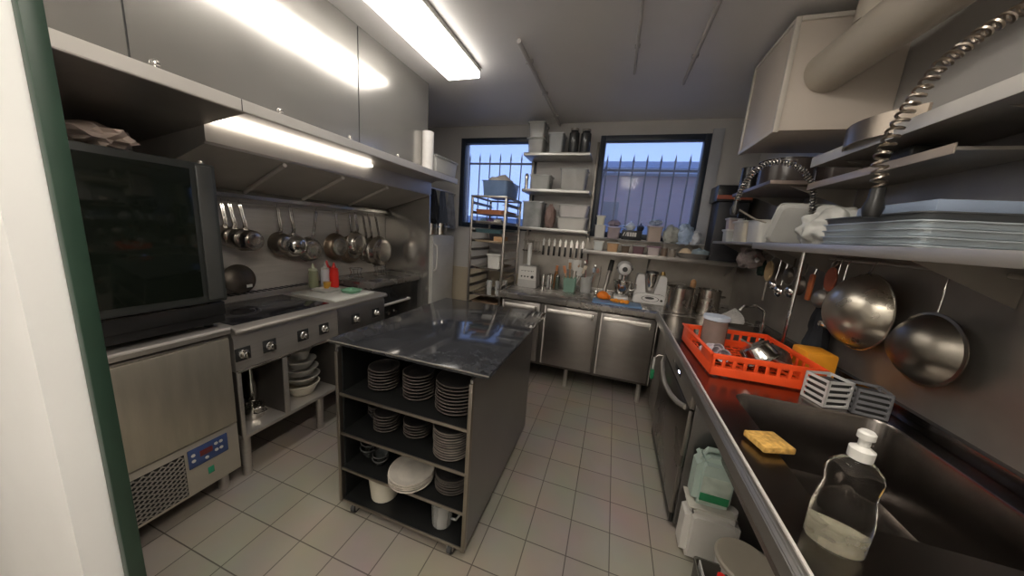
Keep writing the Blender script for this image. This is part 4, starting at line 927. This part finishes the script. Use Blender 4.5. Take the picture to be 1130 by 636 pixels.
# dish rack
RX0,RX1,RY0_,RY1_ = .475,.915,1.585,2.10
dr = thing('dish_rack', (.69,1.84,.9078), 'orange plastic dishwasher rack standing on the drainer beside the sink', 'dish rack')
m = MB(); z0,z1=.9078,1.012
def rackwall(m,p0,p1,ax,c,th):
    # p0..p1 along; ax 'x' = wall runs along x at y=c
    def bx(a,b,za,zb):
        if ax=='x': m.box(a,b,c,c+th,za,zb,.0015)
        else: m.box(c,c+th,a,b,za,zb,.0015)
    bx(p0,p1,z0,z0+.042); bx(p0,p1,z1-.026,z1)
    n=10
    for k in range(n+1):
        a=p0+(p1-p0-.010)*k/n; bx(a,a+.014,z0+.041,z1-.025)
rackwall(m,RX0,RX1,'x',RY0_,.007); rackwall(m,RX0,RX1,'x',RY1_-.007,.007)
rackwall(m,RY0_,RY1_,'y',RX1-.007,.007)
# handle side: solid with grip slot
m.box(RX0,RX0+.007,RY0_,RY1_,z0,z0+.05,.0015).box(RX0,RX0+.007,RY0_,RY0_+.16,z0+.049,z1,.0015).box(RX0,RX0+.007,RY1_-.16,RY1_,z0+.049,z1,.0015).box(RX0,RX0+.007,RY0_+.159,RY1_-.159,z1-.018,z1,.0015)
m.box(RX0-.012,RX0,RY0_-.002,RY1_+.002,z1-.008,z1+.001,.002)
m.build('rack_wall', orange, dr, w=1)
m = MB()
for k in range(11):
    m.box(RX0+.01,RX1-.01,RY0_+.02+k*.047,RY0_+.026+k*.047,.912,.918)
    m.box(RX0+.02+k*.039,RX0+.026+k*.039,RY0_+.01,RY1_-.01,.9121,.9181)
m.build('rack_floor', orange, dr, w=1)
dr.rotation_euler = (0,0,.045); dr.location.x += .008
FZ=.9185
t = thing('food_container', (.60,1.97,FZ), 'upside down clear tub with blue white lid in far corner of orange rack', 'container'); 
MB().lathe([(.058,0),(.060,0),(.062,.165),(.056,.17),(0,.17),(0,.166),(.056,.165),(.058,0)]).build('tub', mat('brown_clear_plastic',(.30,.22,.19),.2,0,.15,8,alpha=.7), t)
MB().lathe([(0,.1705),(.064,.1705),(.067,.178),(.064,.192),(.03,.195),(0,.195)]).build('lid', mat('blue_white_lid',(.52,.58,.68),.35), t)
for k,(x,y,a,lb) in enumerate(((.545,1.80,.5,'white crinkled plastic cup lying left in the orange rack'),(.60,1.77,-.3,'white plastic cup lying beside the other at the front of the orange rack'),(.58,1.86,.2,'small white plastic lid behind the cups in the orange rack'))):
    t = thing('plastic_cup', (x,y,FZ+.033), lb, 'cup'); t.rotation_euler=(PI/2-.2,0,a)
    MB().lathe([(0,-.05),(.020,-.05),(.031,.04),(.033,.04),(.033,.044),(.029,.042),(.019,-.046),(0,-.046)],n=24).build('cup', mat('lilac_white_plastic',(.62,.56,.60),.35), t)
t = thing('steel_pan', (.735,1.72,FZ+.07), 'steel pan lying tilted upside down in the orange rack', 'pan'); t.rotation_euler=(-.45,-.55,.3)
MB().lathe([(0,.06),(.055,.06),(.065,.052),(.072,.0),(.082,-.012),(.084,-.012),(.084,-.016),(.078,-.015),(.068,.0),(.06,.05),(0,.054)],n=36).build('bowl', chrome, t)
t = thing('sieve', (.835,1.83,FZ+.055), 'dark mesh sieve resting against the steel pan in the orange rack', 'sieve'); t.rotation_euler=(.2,.25,.5)
MB().lathe([(0,.05),(.04,.045),(.065,.025),(.08,0),(.078,0),(.063,.023),(.038,.042),(0,.047)],n=36).build('mesh', mat('sieve_mesh',(.12,.11,.10),.45,.8,.4,60,.5), t)
MB().tube([(.081*math.cos(a),.081*math.sin(a),0) for a in [2*PI*i/32 for i in range(32)]],.004,8,closed=True).build('rim', steel, t)
MB().tube([(-.08,0,0),(-.17,0,.02),(-.24,.0,.03)],.004,6).build('handle', steel, t)
yb = thing('cleaning_tub', (1.005,1.85,.9008), 'yellow plastic tub standing between the orange rack and the wall', 'tub')
MB().box(-.062,.062,-.07,.07,0,.13,.012).build('tub', yellowp, yb)
# cutlery basket
def basket(x,y,label,rz,h=.11,m_=None):
    t = thing('cutlery_basket', (x,y,.9010), label, 'basket', None, rz)
    m = MB(); w=.05; mm = m_ or mat('grey_basket',(.42,.42,.43),.4)
    for s_ in (-1,1):
        for ax in (0,1):
            def bx(a,b,za,zb):
                c0 = s_*w-(.003 if s_>0 else 0)
                if ax==0: m.box(a,b,c0,c0+.003,za,zb)
                else: m.box(c0,c0+.003,a,b,za,zb)
            for k in range(5): bx(-w,w,k*h/4.4,k*h/4.4+.011)
            for a in (-w,w-.009): bx(a,a+.009,0,h)
    m.box(-w,w,-w,w,0,.003); m.build('cage', mm, t)
    MB().box(-w+.008,w-.008,-w+.008,w-.008,.006,h-.015,.004).build('contents', mat('basket_contents',(.05,.05,.05),.5,.3,.3,20), t)
    return t
basket(.895,1.52,'white slotted cutlery basket at the near right corner of the orange rack',.30,.11,mat('white_basket',(.55,.54,.53),.4))
basket(1.01,1.50,'grey slotted cutlery basket between the white one and the wall',-.2,.10,mat('darker_basket',(.16,.16,.17),.4))

# jugs under the sink
def canister(x,y,z,w,d,h,m_,label,capc,lab=None,rz=0.):
    t = thing('canister', (x,y,z), label, 'canister', None, rz)
    MB().prism([(-w/2,0),(w/2,0),(w/2,h*.84),(w*.3,h*.93),(-w*.36,h*.93),(-w/2,h*.84)],'y',-d/2,d/2,min(w,d)*.22).build('body', m_, t)
    MB().tube([(-w*.30,0,h*.90),(-w*.22,0,h*1.0),(w*.10,0,h*1.0),(w*.22,0,h*.90)],.012,8).build('handle', m_, t)
    MB().lathe([(0,0),(.024,0),(.024,.03),(.02,.034),(0,.034)],(w*.35,0,h*.86)).build('cap', capc, t)
    return t
c1 = canister(.60,1.52,0,.23,.14,.30,mat('white_canister',(.60,.58,.54),.35,0,.04,5),'large white plastic canister on the floor under the sink','' or white)
c2 = canister(.575,1.525,.292,.16,.12,.27,mat('pale_green_canister',(.42,.52,.47),.3,0,.05,5),'pale mint translucent canister with green label stacked on the white one',green)
MB().box(-.055,.06,-.0625,-.0605,.03,.17,.001).build('label', mat('paper_label',(.40,.46,.40),.5,0,.2,18), c2)
MB().box(-.056,.061,-.0640,-.0626,.045,.085,.0005).build('green_band', green, c2)
# the upper canister stands on the lower one's shoulder board
MB().box(.485,.675,1.46,1.585,.2825,.2915,.003).build('board', mat('pale_board2',(.5,.48,.42),.6), None, tag=('thin pale board lying on the white canister and carrying the mint one','board'))
pb = thing('round_bucket', (.66,1.28,0), 'white round bucket with beige lid standing under the sink nearest the camera', 'bucket')
MB().lathe([(0,0),(.085,0),(.10,.24),(.104,.24),(.104,.25),(0,.25)]).build('pail', white, pb)
MB().lathe([(0,.2505),(.107,.2505),(.107,.262),(.10,.268),(0,.268)]).build('lid', mat('beige_lid',(.36,.32,.26),.5), pb)
bx2 = thing('open_box', (.525,1.19,0), 'small open dark box holding a red handled tool on the floor beside the white canister', 'box')
tubm(-.055,.055,-.06,.06,.24,.004,.95,.003).build('carton', mat('olive_carton',(.09,.085,.07),.6), bx2)
t = thing('scrubbing_brush', (.53,1.18,.006), 'red handled brush standing in the small dark box on the floor', 'brush')
MB().tube([(0,0,.08),(.01,0,.18),(.012,-.01,.27)],[.012,.012,.016],8).build('handle', redp, t); MB().box(-.03,.03,-.02,.02,0,.08,.004).build('bristles', rubber, t)
t = thing('folded_leaflet', (.49,1.20,.006), 'white and green paper leaflet sticking out of the small dark box', 'paper'); MB().box(-.005,-.001,-.035,.035,0,.245).build('sheet', white, t)

# ------------------------------------------------------------------ right wall shelves
sh1 = thing('right_wall_shelf', (.97,1.4,1.50), 'long steel shelf with bright front edge on the right wall above the sink', 'wall shelf')
MB().box(.80,1.136,.3,2.26,1.508,1.522,.002).build('shelf', steel_d, sh1, w=1)
MB().box(.795,.80,.3,2.26,1.498,1.536,.002).build('front_edge', steel, sh1, w=1)
for y in (.6,1.3,2.1): MB().prism([(1.136,1.38),(1.136,1.507),(.86,1.507)],'y',y,y+.004).build('bracket', steel_d, sh1, w=1)
sh1b = thing('right_wall_shelf', (.97,2.7,1.50), 'shorter steel shelf continuing on the right wall towards the corner, carrying plastic tubs', 'wall shelf')
MB().box(.80,1.136,2.27,3.10,1.515,1.535,.002).build('shelf', steel_d, sh1b, w=1)
for y in (2.4,3.0): MB().prism([(1.136,1.38),(1.136,1.514),(.86,1.514)],'y',y,y+.004).build('bracket', steel_d, sh1b, w=1)
# pot shelf
sh2 = thing('pot_shelf', (.93,2.3,1.85), 'short steel shelf holding dark pots below the boxed duct', 'wall shelf')
MB().box(.74,1.136,2.05,2.62,1.842,1.862,.002).build('shelf', mat('brown_shelf',(.20,.16,.14),.4,.8), sh2, w=1)
for y in (2.10,2.57): MB().prism([(1.136,1.73),(1.136,1.841),(.85,1.841)],'y',y,y+.004).build('bracket', steel_d, sh2, w=1)
dpm = mat('dark_brown_enamel', (.045,.035,.032), .25, 0, .2, 6)
t = pot('casserole', (.90,2.31,1.8625), .13,.14,'dark brown casserole with lid on the pot shelf', m=dpm, handles=True, lid=True)
pot('casserole', (.80,2.53,1.8625), .055,.15,'narrow dark pot at the far end of the pot shelf', m=blackm, handles=False)
t = thing('baking_tin', (1.06,2.14,1.8625), 'dark rectangular tin at the near end of the pot shelf', 'tin')
tubm(-.07,.07,-.07,.07,.12,.003,.93,.005).build('tin', dpm, t)
# thick upper shelf
sh3 = thing('upper_shelf', (1.0,1.2,1.9), 'steel upper shelf with pale thick front lip at the right edge above the sink', 'wall shelf')
MB().box(.855,1.136,.3,1.94,1.905,1.92,.002).build('shelf', steel_d, sh3, w=1)
MB().box(.85,.8545,.3,1.945,1.902,1.948,.002).build('front_lip', mat('pale_lip',(.55,.53,.5),.45,.3), sh3, w=1)
for y in (.6,1.2,1.8): MB().prism([(1.136,1.845),(1.136,1.904),(.9,1.904)],'y',y,y+.004).build('bracket', steel_d, sh3, w=1)
t = thing('steel_tray', (1.03,1.60,1.9215), 'curved steel baking tray standing on edge on the upper right shelf', 'tray')
m=MB(); pts=[]; 
for k in range(13):
    a=-.9+k*1.8/12; pts.append((.10-.22*math.cos(a)+.0, .22*math.sin(a)))
poly=[(p[0]-.1,p[1]) for p in pts]+[(p[0]-.096+.004,p[1]) for p in pts[::-1]]
m.prism(poly,'z',0,.075); m.build('sheet', mat('old_tray_steel',(.34,.29,.24),.35,1,.15,5), t)
sh4 = thing('mid_shelf', (1.0,1.8,1.8), 'narrow steel shelf between upper shelf and main shelf on the right wall', 'wall shelf')
MB().box(.90,1.136,1.30,2.03,1.822,1.832,.001).build('shelf', steel_d, sh4, w=1)
MB().box(.895,.90,1.30,2.03,1.812,1.842,.001).build('front_edge', mat('warm_edge',(.45,.38,.32),.4,.6), sh4, w=1)
# boxed duct under ceiling
bd = thing('boxed_duct', (.92,2.25,2.09), 'large pale square ventilation box hanging under the ceiling in the right corner', 'ventilation box')
MB().box(.70,1.148,2.03,2.49,2.10,2.60,.004).build('box', mat('duct_box_paint',(.52,.46,.40),.5,0,.04,3), bd, w=1)
trimm = mat('duct_trim', (.52,.48,.43), .45)
MB().box(.692,.716,2.018,2.04,2.09,2.61,.003).box(.692,.716,2.48,2.50,2.09,2.61,.003).box(.692,.716,2.04,2.48,2.09,2.112,.002).box(.692,.716,2.04,2.48,2.59,2.61,.002).box(.716,1.148,2.018,2.04,2.59,2.61,.002).build('corner_trim', trimm, bd, w=1)
for y in (2.1,2.42): MB().cyl((.92,y,2.60),(.92,y,ZC-.001),.008).build('hanger', steel_d, bd, w=1)
vp = thing('vent_pipe', (.95,1.8,2.4), 'round cream ventilation pipe running from the box towards the camera and up into a collar', 'ventilation pipe')
MB().tube([(.865,2.029,2.36),(.875,1.90,2.365),(.90,1.70,2.38),(.925,1.45,2.39),(.94,1.2,2.40)],.095,28).build('pipe', mat('pipe_cream',(.42,.375,.31),.45,0,.04,4), vp, w=1)
MB().lathe([(.075,0),(.115,0),(.125,.01),(.125,.03),(.10,.032),(.10,.02),(.075,.018),(.075,0)],(.90,1.80,ZC-.035),(0,0,1)).build('ceiling_collar', trimm, vp, w=1)
MB().cyl((.89,1.80,2.44),(.90,1.80,ZC-.0355),.072,n=28).build('branch', mat('pipe_cream',(.42,.375,.31),.45,0,.04,4), vp, w=1)

# items on main right shelf
container(.84,.96,1.5355,.10,'round edged clear tub at the far end of the right wall shelf, under another tub',frost,y0=2.94,y1=3.07,lid=white)
container(.845,.955,1.637,.09,'small pinkish tub stacked on a clear one, far end of right wall shelf',mat('pinkish_tub',(.44,.36,.33),.4),y0=2.95,y1=3.06,lid=white)
t = thing('spray_bottle', (.90,2.86,1.5358), 'small white bottle with black spout on the right shelf next to the stacked tubs', 'bottle')
MB().lathe([(0,0),(.03,0),(.03,.15),(.014,.18),(0,.18)]).build('body', white, t); MB().box(-.03,.012,-.012,.012,.1805,.215,.004).build('spout', black, t)
container(.82,1.08,1.5355,.15,'cream rectangular food container on the right wall shelf',offwhite,y0=2.55,y1=2.78,lid=mat('cream_lid',(.5,.47,.42),.4),taper=.93)
container(.82,1.08,1.5355,.14,'second white container lying with its rounded opening towards the aisle on the right shelf',white,y0=2.30,y1=2.52,lid=None,taper=.93)
t = thing('white_crate', (.97,2.08,1.5225), 'milky white rounded tray leaning on edge on the right wall shelf', 'tray'); t.rotation_euler=(0,0,0)
q = Matrix.Rotation(math.radians(-62),4,'X')
tubm(-.14,.14,-.11,.11,.035,.004,.93,.006).build('tray', mat('milky_tray',(.50,.50,.48),.4), t).matrix_local = T(0,.05,.112)@q
MB().blob((.98,2.78,1.42),.08,.10,.085,.4,15,3,3.2).tube([(.98,2.78,1.47),(.98,2.79,1.5155)],.006).build('plastic_bag', mat('clear_pink_film',(.34,.29,.28),.2,0,.4,14,alpha=.8), None, tag=('pinkish clear bag of cups hanging under the shelf of plastic tubs','bag'))
MB().blob((.97,1.88,1.605),.125,.12,.11,.30,11,5,2.6).build('plastic_bag', mat('milky_film',(.45,.45,.43),.35,0,.3,9,.3), None, tag=('milky crumpled plastic bag slumped on the right wall shelf','bag'))
bluegrey = mat('blue_grey_tray', (.36,.41,.45), .3, .3, .1, 6)
for k in range(5):
    t = thing('food_tray', (.975,1.46,1.5228+k*.024), ('blue grey food tray, bottom of the stack at the right edge of the shelf','blue grey food tray, second from the bottom of the stack on the right shelf','blue grey food tray in the middle of the stack on the right shelf','blue grey food tray, second from the top of the stack on the right shelf','dark rimmed tray near the top of the stack on the right shelf')[k],'tray','stack of trays on the right shelf')
    tubm(-.155,.150,-.24,.22,.018,.002,.97,.004).build('tray', bluegrey if k<4 else mat('dark_tray',(.06,.065,.07),.4), t)
t = thing('film_box', (1.0,1.42,1.6445), 'blue grey flat box lying on top of the tray stack at the right edge', 'box')
MB().box(-.13,.11,-.16,.16,0,.035,.004).build('carton', mat('blue_box',(.22,.27,.36),.4), t)
t = thing('black_gadget', (.90,1.68,1.845), 'small black appliance head mounted by the coiled hose below the upper shelf', 'appliance')
t.location=(.98,1.55,1.833)
MB().box(-.05,.06,-.05,.05,0,.06,.012).build('case', black, t)

# ------------------------------------------------------------------ pre-rinse taps
def coil(path, R_, r, turns, m, steps=14):
    path=[Vector(p) for p in path]; L=[0]
    for a,b in zip(path,path[1:]): L.append(L[-1]+(b-a).length)
    def at(s):
        s=max(0,min(1,s))*L[-1]
        for i in range(len(path)-1):
            if s<=L[i+1] or i==len(path)-2:
                return path[i].lerp(path[i+1],(s-L[i])/max(1e-6,L[i+1]-L[i]))
    out=[]; N=turns*steps
    for i in range(N+1):
        s=i/N; p=at(s); d=(at(s+.01)-at(s-.01)).normalized()
        a=d.cross(Vector((0,1,0)));
        if a.length<.1: a=d.cross(Vector((1,0,0)))
        a.normalize(); b=d.cross(a); an=2*PI*i/steps
        out.append(p+a*R_*math.cos(an)+b*R_*math.sin(an))
    return MB().tube(out,r,5)
arc = [(.591,2.2,1.758),(.605,2.2,1.83),(.635,2.2,1.90),(.68,2.2,1.945),(.74,2.2,1.962),(.80,2.2,1.95),(.855,2.2,1.92),(.90,2.2,1.86),(.925,2.2,1.79),(.935,2.2,1.70)]
# shifted in front of the pot shelf
arc = [(x+.012,2.04,z-.01) for x,y,z in arc]
pr = thing('pre_rinse_tap', (.957,2.04,.9), 'tall pre-rinse tap with silver coiled spring hose arching over the orange rack', 'tap')
coil(arc,.013,.0032,46,chrome).build('spring', chrome, pr, w=1)
MB().tube(arc,.008,8).build('hose', rubber, pr, w=1)
MB().tube([(.957,2.04,.9012),(.957,2.04,1.30),(.950,2.04,1.69)],.009,10).build('riser', chrome, pr, w=1)
MB().lathe([(0,0),(.022,0),(.022,.01),(.016,.02),(.016,.06),(0,.06)],(.957,2.04,.9008)).build('base', chrome, pr, w=1)
for s_ in (-1,1): MB().tube([(.957,2.04+s_*.016,.945),(.955,2.04+s_*.045,.95),(.95,2.04+s_*.06,.96)],.008).build('lever', chrome, pr, w=1)
MB().lathe([(0,0),(.016,0),(.022,.03),(.014,.05),(.012,.075),(0,.075)],(.602,2.04,1.672)).build('spray_head', black, pr, w=1)
MB().tube([(.612,2.035,1.705),(.69,2.01,1.655),(.74,1.99,1.635)],.005,6).build('trigger_lever', steel_d, pr, w=1)
ph = thing('coiled_hose', (.80,1.35,1.7), 'large looped coil hose hanging at the right edge in front of the upper shelf', 'hose')
coil([(.77,1.33,1.72),(.755,1.33,1.80),(.768,1.33,1.88),(.79,1.33,1.96),(.83,1.33,2.06),(.90,1.33,2.14),(.98,1.33,2.20),(1.06,1.33,2.23),(1.13,1.33,2.24)],.016,.0045,30,chrome).build('coil', mat('hose_steel',(.36,.31,.26),.3,1), ph, w=1)
MB().lathe([(0,0),(.02,0),(.026,.03),(.018,.06),(.018,.09),(0,.09)],(.77,1.33,1.625)).build('spray_head', black, ph, w=1)
# low mixer tap further along
lt_ = thing('mixer_tap', (1.0,2.45,.9), 'low chrome swivel mixer tap on the counter behind the orange rack', 'tap')
MB().lathe([(0,0),(.024,0),(.024,.008),(.015,.015),(.015,.10),(0,.10)],(1.02,2.45,.9008)).build('base', chrome, lt_, w=1)
MB().tube([(1.02,2.45,1.0),(1.01,2.45,1.09),(.96,2.44,1.12),(.88,2.42,1.11),(.86,2.42,1.08)],.009).build('spout', chrome, lt_, w=1)
MB().tube([(1.02,2.45,1.0),(1.04,2.50,1.03)],.006).build('lever', chrome, lt_, w=1)

# ------------------------------------------------------------------ hanging utensils on the right wall
MB().tube([(1.10,1.2,1.475),(1.10,2.95,1.475)],.007).tube([(1.10,1.25,1.475),(1.138,1.25,1.475)],.006).tube([(1.10,2.1,1.475),(1.138,2.1,1.475)],.006).tube([(1.10,2.9,1.475),(1.138,2.9,1.475)],.006).build('utensil_rail', steel, None, tag=('steel utensil rail on the right wall under the shelf','rail'))
def hung(name, y, label, cat, z=1.462, x=1.085):
    return thing(name, (x,y,z), label, cat, 'utensils on the right wall')
def hook(t): MB().tube([(0,0,-.008),(.005,0,.006),(.015,0,.0205),(.024,0,.012)],.002,6).build('hook', chrome, t)
t = hung('wooden_brush', 2.67,'round pale wooden disc with handle hanging on the right rail','utensil'); hook(t)
MB().lathe([(0,-.008),(.05,-.008),(.055,0),(.05,.008),(0,.008)],(-.012,0,-.115),(1,0,0),sx=1.35).build('disc', mat('pale_disc_wood',(.50,.36,.20),.6,0,.1,10), t)
MB().tube([(-.012,0,-.035),(0,0,-.01)],.006).tube([(-.012,0,-.195),(-.012,0,-.33)],.007).build('handle', steel_d, t)
t = hung('bottle_brush', 2.80,'dark green and black brush hanging at the far end of the right rail','brush'); hook(t)
MB().tube([(0,0,-.008),(-.005,0,-.05)],.005).build('handle', steel_d, t); MB().blob((-.008,0,-.11),.03,.03,.07,.2,4).build('bristles', mat('green_black_bristle',(.02,.045,.035),.6,0,.4,30,.4), t)
def ladle(y, L, r, label, m_=chrome, face=1):
    t = hung('ladle', y, label, 'ladle'); hook(t)
    MB().tube([(0,0,-.008),(-.003,0,-L*.5),(-.010,0,-L+r)],.0045,8).build('handle', m_, t)
    MB().lathe([(0,-.022),(r*.5,-.018),(r*.85,-.006),(r,.008),(r*.93,.008),(r*.8,-.002),(r*.45,-.013),(0,-.017)],(-.022,0,-L),(1,0,0)).build('cup', m_, t)
for y,L,r,lb,mm in ((2.56,.20,.035,'small steel ladle left of the skimmers on the right rail',chrome),(2.47,.23,.04,'steel ladle second after the wooden disc on the right rail',chrome),(2.39,.12,.055,'dark wide skimmer hanging high on the right rail',iron),(2.33,.21,.04,'steel ladle hanging lower between the skimmers on the right rail',chrome),(2.25,.16,.06,'dark round sieve left of the orange spatulas on the right rail',iron),(2.04,.20,.05,'grey oval skimmer behind the orange spatulas',steel_d)):
    ladle(y,L,r,lb,mm)
osp = mat('orange_brown_plastic', (.50,.14,.045), .45)
t = hung('spatula', 2.15,'orange handled spatula hanging with dark blade on the right rail','spatula'); hook(t)
MB().tube([(0,0,-.008),(-.01,0,-.08)],.005).build('shank', chrome, t); MB().box(-.022,-.006,-.02,.02,-.23,-.08,.008).build('grip', osp, t)
t = hung('spatula', 2.00,'broad reddish orange spatula hanging next to the wok','spatula'); hook(t)
MB().tube([(0,0,-.008),(-.012,0,-.03)],.005).build('shank', chrome, t); MB().lathe([(0,-.005),(.042,-.005),(.045,0),(.042,.005),(0,.005)],(-.014,0,-.09),(1,0,0),sx=1.4).build('blade', mat('red_orange_blade',(.36,.10,.05),.5), t)
MB().tube([(1.10,1.98,1.20),(1.085,1.98,1.21),(1.075,1.98,1.20)],.003).tube([(1.138,1.98,1.2),(1.10,1.98,1.2)],.004).build('wall_hook', steel, None, tag=('small wall hook carrying the black oven gloves','hook'))
drape('oven_glove', 1.08, 2.03, 1.24, .15, .26, darkcloth, 'black oven gloves hanging in a dark bunch left of the wok', 'glove', 3, .06)
wkk = thing('wok', (1.075,1.76,1.462), 'large shallow steel wok hanging round side out on the right wall', 'wok', 'utensils on the right wall'); hook(wkk)
MB().tube([(0,0,-.008),(-.006,0,-.03),(-.006,.02,-.045),(-.006,-.02,-.045),(-.006,0,-.03)],.004).build('ring', chrome, wkk)
MB().lathe([(0,-.115),(.05,-.108),(.10,-.085),(.145,-.045),(.168,.0),(.172,.002),(.172,.006),(.165,.004),(.14,-.04),(.095,-.08),(.045,-.102),(0,-.109)],(.0,0,-.205),(1,0,0),48).build('bowl', mat('wok_steel',(.48,.44,.37),.28,.9,.1,6,.02,rvar=.06), wkk)
t = thing('colander', (1.085,1.445,1.33), 'dark steel colander rim hanging at the right edge below the wok', 'colander','utensils on the right wall')
MB().tube([(0,0,0),(.0,0,.12),(.012,0,.1495)],.003).build('hook', chrome, t)
MB().lathe([(0,-.08),(.06,-.07),(.10,-.035),(.123,.0),(.132,.002),(.132,.006),(.118,.004),(.096,-.032),(.058,-.066),(0,-.075)],(0,0,-.135),(1,0,0),40).build('bowl', mat('colander_steel',(.22,.20,.17),.35,1,.2,12), t)
for y,lb in ((1.93,'small steel cup hook with measuring spoon beside the black gloves'),(1.98,'second small measuring spoon beside the black gloves')):
    t = hung('measuring_spoon', y, lb, 'spoon', z=1.462); hook(t)
    MB().tube([(0,0,-.008),(-.004,0,-.30)],.003,6).build('handle', chrome, t); MB().lathe([(0,-.015),(.015,-.012),(.022,.002),(.018,0),(0,-.01)],(-.01,0,-.32),(1,0,0)).build('cup', chrome, t)

# ------------------------------------------------------------------ outside
ironm = mat('fence_iron', (.03,.045,.075), .5, .3, .1, 8)
struct('ground_outside', MB().box(-9,9,YB+.22,16,-.1,0), mat('asphalt',(.08,.08,.085),.8,0,.15,3))
bpaint = mat('low_wall_paint', (.22,.30,.42), .7, 0, .1, 2)
bld = thing('neighbour_building', (0,6.5,0), 'low pink brick building with tiled eaves behind the railings', 'building')
brm = bpy.data.materials.new('pink_brick'); brm.use_nodes=True
nt=brm.node_tree; b=nt.nodes['Principled BSDF']; br=nt.nodes.new('ShaderNodeTexBrick'); tcn=nt.nodes.new('ShaderNodeTexCoord'); mpp=nt.nodes.new('ShaderNodeMapping'); mpp.inputs['Rotation'].default_value=(PI/2,0,0)
br.inputs['Scale'].default_value=3.; br.inputs['Color1'].default_value=(.34,.24,.26,1); br.inputs['Color2'].default_value=(.28,.21,.24,1); br.inputs['Mortar'].default_value=(.30,.26,.29,1); br.inputs['Mortar Size'].default_value=.02
nt.links.new(tcn.outputs['Object'],mpp.inputs['Vector']); nt.links.new(mpp.outputs['Vector'],br.inputs['Vector']); nt.links.new(br.outputs['Color'],b.inputs['Base Color']); b.inputs['Roughness'].default_value=.8
MB().box(-.62,6,6.2,6.6,0,2.62).build('wall', brm, bld, w=1)
MB().box(-.7,6.1,5.95,6.8,2.62,2.70,.01).build('eaves', mat('eaves_paint',(.38,.46,.58),.6), bld, w=1)
MB().prism([(5.93,2.70),(6.9,2.70),(6.9,2.95),(6.35,2.90)],'x',-.75,6.15).build('roof', mat('roof_tiles',(.16,.21,.30),.6,0,.3,20), bld, w=1)
MB().box(-.3,-.02,6.185,6.199,1.1,2.15).build('doorway', mat('dark_door',(.10,.12,.16),.5), bld, w=1)
MB().box(-9,9,5.2,5.35,0,1.70,.01).build('low_garden_wall', bpaint, None, tag=('blue grey low wall in front of the brick building outside','wall'))
def railing(x0,x1,ztop,zr,label,n,dx0):
    t = thing('railing', ((x0+x1)/2,4.1,0), label, 'railing')
    MB().box(x0,x1,4.09,4.11,zr-.012,zr+.012).box(x0,x1,4.09,4.11,1.0,1.03).build('rail', ironm, t, w=1)
    for k in range(n):
        x = x0+dx0+k*.150
        MB().lathe([(0,0),(.0085,0),(.0085,ztop-.10),(.013,ztop-.09),(.007,ztop-.05),(0,ztop)],(x,4.1,0),(0,0,1),8).build('spiked_bar', ironm, t, w=1)
railing(-2.5,-.95,2.505,2.365,'spiked iron railing outside the left window',10,.15-.0)
railing(-.5,1.15,2.49,2.30,'spiked iron railing outside the right window',10,.14)
t = thing('tree_branch', (-.25,5.6,0), 'thin bare branch poking up outside the left of the right hand window', 'branch')
MB().tube([(-.1,0,1.6),(-.12,0,2.3),(-.05,0,2.65),(.12,0,2.56)],[.03,.02,.014,.006],6).build('branch', mat('bark',(.06,.06,.07),.8), t)

# ------------------------------------------------------------------ camera & light
M = ((0.946,0.315,0.073),(0.127,-0.153,-0.98),(-0.298,0.937,-0.185))
def camrot():
    yaw,pitch,roll = -3.07561704e-01,1.85641038e-01,-7.46536646e-02
    cyw,sy=math.cos(yaw),math.sin(yaw); cp,sp=math.cos(pitch),math.sin(pitch); cr,sr=math.cos(roll),math.sin(roll)
    f=Vector((sy*cp,cyw*cp,-sp)); r=Vector((cyw,-sy,0)); d=f.cross(r)
    r2=cr*r+sr*d; d2=-sr*r+cr*d
    return Matrix((r2,-d2,-f)).transposed()
cam = bpy.data.cameras.new('camera'); co = bpy.data.objects.new('camera', cam); C.objects.link(co)
cam.sensor_width = 36; cam.lens = 36*339.572/1130; cam.clip_start = .02
co.matrix_world = Matrix.Translation((0,0,1.5)) @ camrot().to_4x4()
SC.camera = co

w = bpy.data.worlds.new('world'); SC.world = w; w.use_nodes = True
nt = w.node_tree; bg = nt.nodes['Background']
tcw = nt.nodes.new('ShaderNodeTexCoord'); sep = nt.nodes.new('ShaderNodeSeparateXYZ'); rp = nt.nodes.new('ShaderNodeValToRGB')
nt.links.new(tcw.outputs['Generated'], sep.inputs['Vector']); nt.links.new(sep.outputs['Z'], rp.inputs['Fac']); nt.links.new(rp.outputs['Color'], bg.inputs['Color'])
rp.color_ramp.elements[0].color = (.30,.45,.90,1); rp.color_ramp.elements[1].color = (.16,.28,.70,1)
bg.inputs['Strength'].default_value = .62

vs = SC.view_settings; vs.view_transform = 'Standard'
try: vs.look = 'None'
except Exception: pass
vs.gamma = 1; vs.use_curve_mapping = False; vs.exposure = 1.6
